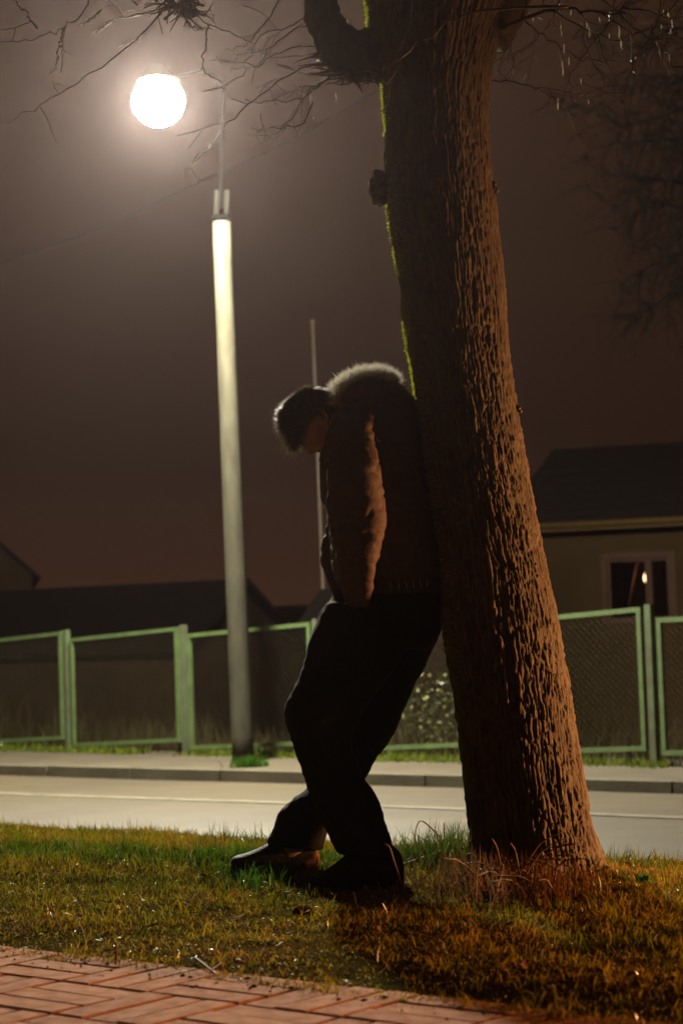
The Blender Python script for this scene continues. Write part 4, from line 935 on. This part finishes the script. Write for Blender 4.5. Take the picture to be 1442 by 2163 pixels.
# trousers: two legs grown into one hip
tr = MB()
tr.add(*loft([((712, 1232), (938, 1222), 5.61, .165), ((694, 1275), (936, 1285), 5.61, .17), ((668, 1318), (928, 1340), 5.60, .155), ((660, 1350), (905, 1372), 5.60, .12)], 12, 32))
tr.add(*loft([((690, 1270), (860, 1290), 5.54, .10), ((656, 1345), (850, 1385), 5.52, .108), ((634, 1425), (790, 1470), 5.50, .098), ((602, 1497), (752, 1535), 5.47, .086), ((612, 1550), (742, 1580), 5.47, .080), ((638, 1630), (768, 1640), 5.47, .076), ((660, 1690), (798, 1690), 5.46, .074),
              ((682, 1740), (813, 1738), 5.46, .074), ((700, 1775), (826, 1780), 5.46, .075), ((712, 1800), (836, 1815), 5.46, .076)], 40, 32))
tr.add(*loft([((720, 1290), (936, 1318), 5.68, .10), ((700, 1380), (912, 1378), 5.69, .105), ((700, 1450), (868, 1462), 5.70, .095), ((672, 1530), (832, 1548), 5.73, .086), ((656, 1600), (795, 1602), 5.76, .080), ((652, 1662), (773, 1640), 5.78, .078), ((615, 1690), (752, 1678), 5.80, .076),
              ((590, 1716), (706, 1722), 5.82, .074), ((578, 1752), (688, 1762), 5.84, .074), ((562, 1782), (680, 1795), 5.85, .076)], 40, 32))
V, N, Fc = remesh(tr, .0085, 5)
q = V * np.array([16, 16, 22.]); wr = 1 - np.abs(fbm(q, 3, 201)); z_ = V[:, 2]
amp = .005 + .006 * sstep(.45, .1, z_) + .004 * np.exp(-((z_ - .55) / .12) ** 2)
V = V + N * (amp * (wr - .75) * 1.6)[:, None]
obj('trousers', V, Fc, M['jeans'], person)

# jacket: trunk and sleeves, gathered above a ribbed hem
def sleeve(dx, Y0, Y1, th):
    return loft([((716 + dx, 872), (800 + dx, 868), Y0 + .03 * np.sign(5.6 - Y0), th), ((700 + dx, 930), (786 + dx, 925), Y0, th + .012), ((694 + dx, 1000), (799 + dx, 985), Y1, th + .012), ((692 + dx, 1060), (809 + dx, 1062), Y1, th + .010), ((698 + dx, 1120), (812 + dx, 1105), Y1, th + .008), ((708 + dx, 1160), (802 + dx, 1150), Y1, th + .004),
                 ((716 + dx, 1205), (790 + dx, 1205), Y1 + .01 * np.sign(5.6 - Y0), th), ((728 + dx, 1250), (780 + dx, 1250), Y1 + .05 * np.sign(5.6 - Y0), th - .008), ((733 + dx, 1284), (774 + dx, 1284), Y1 + .095 * np.sign(5.6 - Y0), th - .014)], 40, 28, 2.0, .026)
jk = MB()
jk.add(*loft([((716, 1244), (936, 1236), 5.61, .180), ((704, 1215), (940, 1200), 5.61, .192), ((696, 1160), (930, 1140), 5.61, .196), ((690, 1090), (915, 1060), 5.61, .198), ((676, 1030), (903, 980), 5.61, .185), ((673, 970), (893, 905), 5.62, .18), ((680, 925), (880, 850), 5.62, .175), ((694, 895), (852, 822), 5.61, .16), ((716, 866), (826, 808), 5.60, .13), ((735, 850), (805, 806), 5.58, .10)], 40, 40, 2.4))
jk.add(*sleeve(0, 5.45, 5.37, .060)); 
jk.add(*loft([((700, 880), (790, 880), 5.75, .065), ((680, 960), (770, 960), 5.80, .07), ((674, 1040), (765, 1040), 5.82, .068), ((690, 1095), (760, 1100), 5.82, .064), ((680, 1140), (750, 1140), 5.81, .064), ((676, 1185), (745, 1185), 5.80, .062), ((690, 1225), (745, 1230), 5.79, .055), ((708, 1275), (755, 1278), 5.77, .046)], 36, 26))
V, N, Fc = remesh(jk, .0075, 4)
# quilted puffs and dragged creases
uu = fbm(V * np.array([7, 7, 9.]), 2, 301); cre = 1 - np.abs(fbm(V * np.array([13, 13, 27.]) + uu[:, None] * 1.2, 3, 311)) * 2.2
slv = (V[:, 1] < 5.46); sl2 = 1 - np.abs(np.sin(V[:, 2] * 46 + V[:, 0] * 30 + uu * 5)) ** .6
amp = np.where(slv, .008, .0022)
V = V + N * (amp * .55 * (cre - .4))[:, None] + N * (np.where(slv, -.0035, -.0012) * sl2 ** 2 * (.6 + uu))[:, None] - N * (.006 * np.clip(1 - np.abs(fbm(V * np.array([9, 9, 20.]) + V[:, [2, 0, 1]] * 6, 2, 351)) * 9, 0, 1))[:, None]
jo = obj('jacket', V, Fc, M['jacket'], person)
# ribbed hem with pale stitches
hb = MB(); hb.add(*loft([((712, 1262), (934, 1252), 5.61, .181), ((709, 1250), (937, 1242), 5.61, .186), ((710, 1236), (939, 1226), 5.61, .186), ((716, 1224), (938, 1214), 5.61, .180)], 12, 120, 2.4))
Vh = np.concatenate(hb.V); cx = Vh.mean(0); an_ = np.arange(len(Vh)) % 120; dr = Vh - cx; dr[:, 2] = 0; dr /= np.linalg.norm(dr, axis=1)[:, None]; Vh = Vh + dr * np.where(an_ % 2 == 0, .002, -.002)[:, None]
obj('hem_band', Vh, hb.F, M['rib'], jo)
hemV = Vh
for k, x in enumerate((824, 840, 856, 871, 886, 900)):
    a = at(x, 1228 - k * 1.5, 5.42); b = at(x + 3, 1247 - k * 1.5, 5.42)
    c = (a + b) / 2; i_ = np.argmin(np.hypot(hemV[:, 0] - c[0], hemV[:, 2] - c[2]) + (hemV[:, 1] > 5.6) * 9); yy = hemV[i_, 1] - .003
    a[1] = yy; b[1] = yy; MB().tube([a, (a + b) / 2 + np.array([.001, -.001, 0]), b], .0011, 4).obj('stitch', M['stitch'], jo)
# folded hood behind the neck and its fur edge
hd_ = MB(); hd_.add(*loft([((700, 880), (716, 850), 5.59, .13), ((706, 872), (745, 815), 5.60, .15), ((735, 872), (790, 795), 5.60, .155), ((780, 880), (838, 808), 5.60, .145), ((810, 890), (862, 828), 5.60, .11), ((825, 900), (860, 850), 5.60, .06)], 24, 28))
V, N, Fc = remesh(hd_, .008, 4); V = V + N * (.006 * fbm(V * 18, 2, 331))[:, None]
obj('hood', V, Fc, M['jacket'], jo)
arc = np.array([(686, 862), (693, 838), (706, 812), (726, 796), (752, 784), (780, 779), (806, 781), (826, 788), (842, 803)], float)
P_ = smoothp([at(x, y, 5.60) for x, y in arc], 60); ctr = at(775, 880, 5.60)
n = 17000; ui = rng.integers(0, 60, n); vv = rng.uniform(-1, 1, n); base_ = P_[ui] + rng.normal(0, .004, (n, 3)); base_[:, 1] = 5.60 + vv * .125
outd = base_ - ctr; outd[:, 1] = 0; outd /= np.linalg.norm(outd, axis=1)[:, None]; base_ = base_ - outd * (.020 * (vv ** 2) + .008)[:, None] - outd * rng.uniform(0, .03, n)[:, None] * (np.abs(vv) > .2)[:, None]
outd = outd + np.stack([0 * vv, vv * .9, 0 * vv], -1) + rng.normal(0, .30, (n, 3)); outd += np.array([.15, 0, .1]); outd /= np.linalg.norm(outd, axis=1)[:, None]
clum = vnoise(base_ * 70, 7); outd = outd + clum[:, None] * np.array([.25, .1, 0])
Lf = rng.uniform(.014, .032, n)[:, None] * (1 + .25 * clum[:, None]); sdw = np.cross(outd, rng.normal(size=(n, 3))); sdw /= np.linalg.norm(sdw, axis=1)[:, None]; wd = .0006
tipp = base_ + outd * Lf + rng.normal(0, .0015, (n, 3)); tipp[:, 2] -= .003
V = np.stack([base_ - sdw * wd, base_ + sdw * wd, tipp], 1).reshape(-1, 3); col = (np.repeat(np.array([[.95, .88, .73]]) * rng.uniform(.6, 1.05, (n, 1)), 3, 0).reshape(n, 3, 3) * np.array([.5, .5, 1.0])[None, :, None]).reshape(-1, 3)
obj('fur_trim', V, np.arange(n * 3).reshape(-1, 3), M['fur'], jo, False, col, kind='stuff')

# hair: a cap on the skull and short strands
D, HF = uvdirs(72, 48); Pd = head_r(D); x, y, z = D[:, 0], D[:, 1], D[:, 2]
def hair_mask(D):
    x, y, z = D[:, 0], D[:, 1], D[:, 2]; ay = np.abs(y)
    front = .22 - .10 * ay                                  # hairline over the forehead
    line = np.where(x > .35, front, np.where(x > -.12, np.interp(x, [-.12, .10, .35], [-.02, .12, front.mean()]), -.46 - .25 * (x < -.5)))
    return z - line
mk_ = hair_mask(D); th_ = .009 * sstep(-.06, .16, mk_) * (1 + .25 * fbm(D * 5, 2, 3))
Hp = Pd * (1 + (th_ / np.linalg.norm(Pd, axis=1))[:, None]); keepf = [f for f in HF if all(mk_[i] > -.03 for i in f)]
used = sorted({i for f in keepf for i in f}); rm_ = {v: k for k, v in enumerate(used)}
hcol = np.tile(np.array([[.030, .021, .013]]), (len(used), 1))
ho = obj('hair', headw(Hp[used]), [tuple(rm_[i] for i in f) for f in keepf], M['hair'], person, True, hcol)
n = 15000; d_ = rng.normal(size=(n * 3, 3)); d_ /= np.linalg.norm(d_, axis=1)[:, None]; d_ = d_[hair_mask(d_) > 0.0][:n]; n = len(d_)
pd_ = head_r(d_); L0 = np.linalg.norm(pd_, axis=1)[:, None]; root = pd_ * (1 + .008 / L0); nrm = pd_ / L0
comb = np.array([1.0, 0, .1]) - nrm * nrm[:, 0:1]; comb /= np.linalg.norm(comb, axis=1)[:, None] + 1e-6     # brushed forward over the crown
crown = sstep(.35, .9, d_[:, 2]) ; fr_ = sstep(.55, .9, d_[:, 0])
down = np.array([0, 0, -1.]) - nrm * -nrm[:, 2:3]; down /= np.linalg.norm(down, axis=1)[:, None] + 1e-6
tufty = sstep(.55, .8, d_ @ np.array([.64, 0, .77])) * rng.random(n); wv = crown[:, None]; dirn = comb * wv + down * (1 - wv) * .8 + nrm * (.35 + .35 * crown[:, None] + .9 * tufty[:, None]) + rng.normal(0, .22, (n, 3)) + .3 * np.stack([vnoise(d_ * 9, k) for k in (1, 2, 3)], -1)
frm = (d_[:, 0] > .72) & (d_[:, 2] > .12) & (d_[:, 2] < .5) & (rng.random(n) < .6)
dirn[frm] = np.array([1.0, 0, -.25]) + rng.normal(0, .22, (frm.sum(), 3))
dirn /= np.linalg.norm(dirn, axis=1)[:, None]; Lh_ = (rng.uniform(.012, .027, n) + .016 * sstep(.5, .95, d_[:, 0] * .5 + d_[:, 2] * .7) * rng.random(n) + .016 * fr_ * rng.random(n) + .018 * tufty + .018 * frm)[:, None]
sw = np.cross(dirn, nrm); sw /= np.linalg.norm(sw, axis=1)[:, None] + 1e-6; tipx = root + dirn * Lh_; mid_ = root + dirn * Lh_ * .55 + nrm * .002; wd = .0009
V = np.stack([root - sw * wd, root + sw * wd, mid_ + sw * wd * .8, mid_ - sw * wd * .8, tipx], 1).reshape(-1, 3); b = np.arange(n)[:, None] * 5
Fc = np.concatenate([b + np.array([[0, 1, 2]]), b + np.array([[0, 2, 3]]), b + np.array([[3, 2, 4]])], 0)
col = np.repeat(np.array([[.20, .15, .085]]) * rng.uniform(.4, 1.4, (n, 1)), 5, 0)
obj('strands', headw(V), Fc, M['hair'], ho, False, col, kind='stuff')

# shoes: upper, sole and heel panel, from the side view, toes to the left
def shoe(st, Y, dirY):
    up_, so_ = MB(), MB(); 
    up_.add(*loft([((x, yt), (x, yb - 4), Y + dirY * k / len(st), th) for k, (x, yt, yb, th) in enumerate(st)], 34, 26, 2.3))
    V, N, Fc = remesh(up_, .005, 3); o = obj('shoe', V, Fc, M['shoe'], person)
    pts = [at(x, yb - 2, Y + dirY * k / len(st)) for k, (x, yt, yb, th) in enumerate(st)]; ths = [t[3] for t in st]
    Q = smoothp(np.column_stack([pts, ths]), 22); ring = np.vstack([np.column_stack([Q[:, 0], Q[:, 1] - Q[:, 3] * 1.06, Q[:, 2]]), np.column_stack([Q[::-1, 0], Q[::-1, 1] + Q[::-1, 3] * 1.06, Q[::-1, 2]])]); m = len(ring)
    Vs = np.vstack([ring - up3 * .012, ring + up3 * .010]); so_.add(Vs, [(i, (i + 1) % m, m + (i + 1) % m, m + i) for i in range(m)] + [tuple(range(m))[::-1], tuple(range(m, 2 * m))])
    so_.obj('sole', M['sole'], o, False); return o, V
o, V = shoe([(672, 1806, 1838, .026), (664, 1786, 1846, .034), (640, 1772, 1849, .038), (606, 1770, 1849, .042), (574, 1778, 1849, .045), (545, 1792, 1847, .047), (516, 1803, 1844, .045), (497, 1808, 1841, .036), (488, 1815, 1835, .020)], 5.87, -.02)
hp_ = MB(); hp_.add(*loft([((675, 1806), (675, 1832), 5.87, .024), ((667, 1792), (667, 1836), 5.87, .0365), ((656, 1798), (656, 1838), 5.87, .0405), ((644, 1808), (644, 1836), 5.868, .0405)], 16, 22)); hp_.obj('heel_panel', M['shoeback'], o)
shoe([(853, 1830, 1876, .026), (845, 1800, 1886, .036), (818, 1778, 1890, .040), (782, 1775, 1890, .042), (745, 1792, 1889, .044), (710, 1822, 1886, .047), (680, 1842, 1881, .046), (658, 1852, 1876, .036), (645, 1858, 1871, .020)], 5.44, .03)

# ------------------------------------------------------------------ thin volume added to give the lamp its lens-glare halo
hv = MB().box((0, 30, 3.6), (60, 0, 0), (0, 50, 0), (0, 0, 5.2)); hz = hv.obj('glare_haze', None, None, False, kind='stuff')
hm = bpy.data.materials.new('glare_mist'); hm.use_nodes = True; hn = hm.node_tree; hn.nodes.clear()
ho_ = hn.nodes.new('ShaderNodeOutputMaterial'); pv = hn.nodes.new('ShaderNodeVolumePrincipled'); pv.inputs['Density'].default_value = GLARE_HAZE; pv.inputs['Color'].default_value = (.95, .76, .78, 1); pv.inputs['Anisotropy'].default_value = .85
hn.links.new(pv.outputs[0], ho_.inputs['Volume']); hz.data.materials.append(hm)
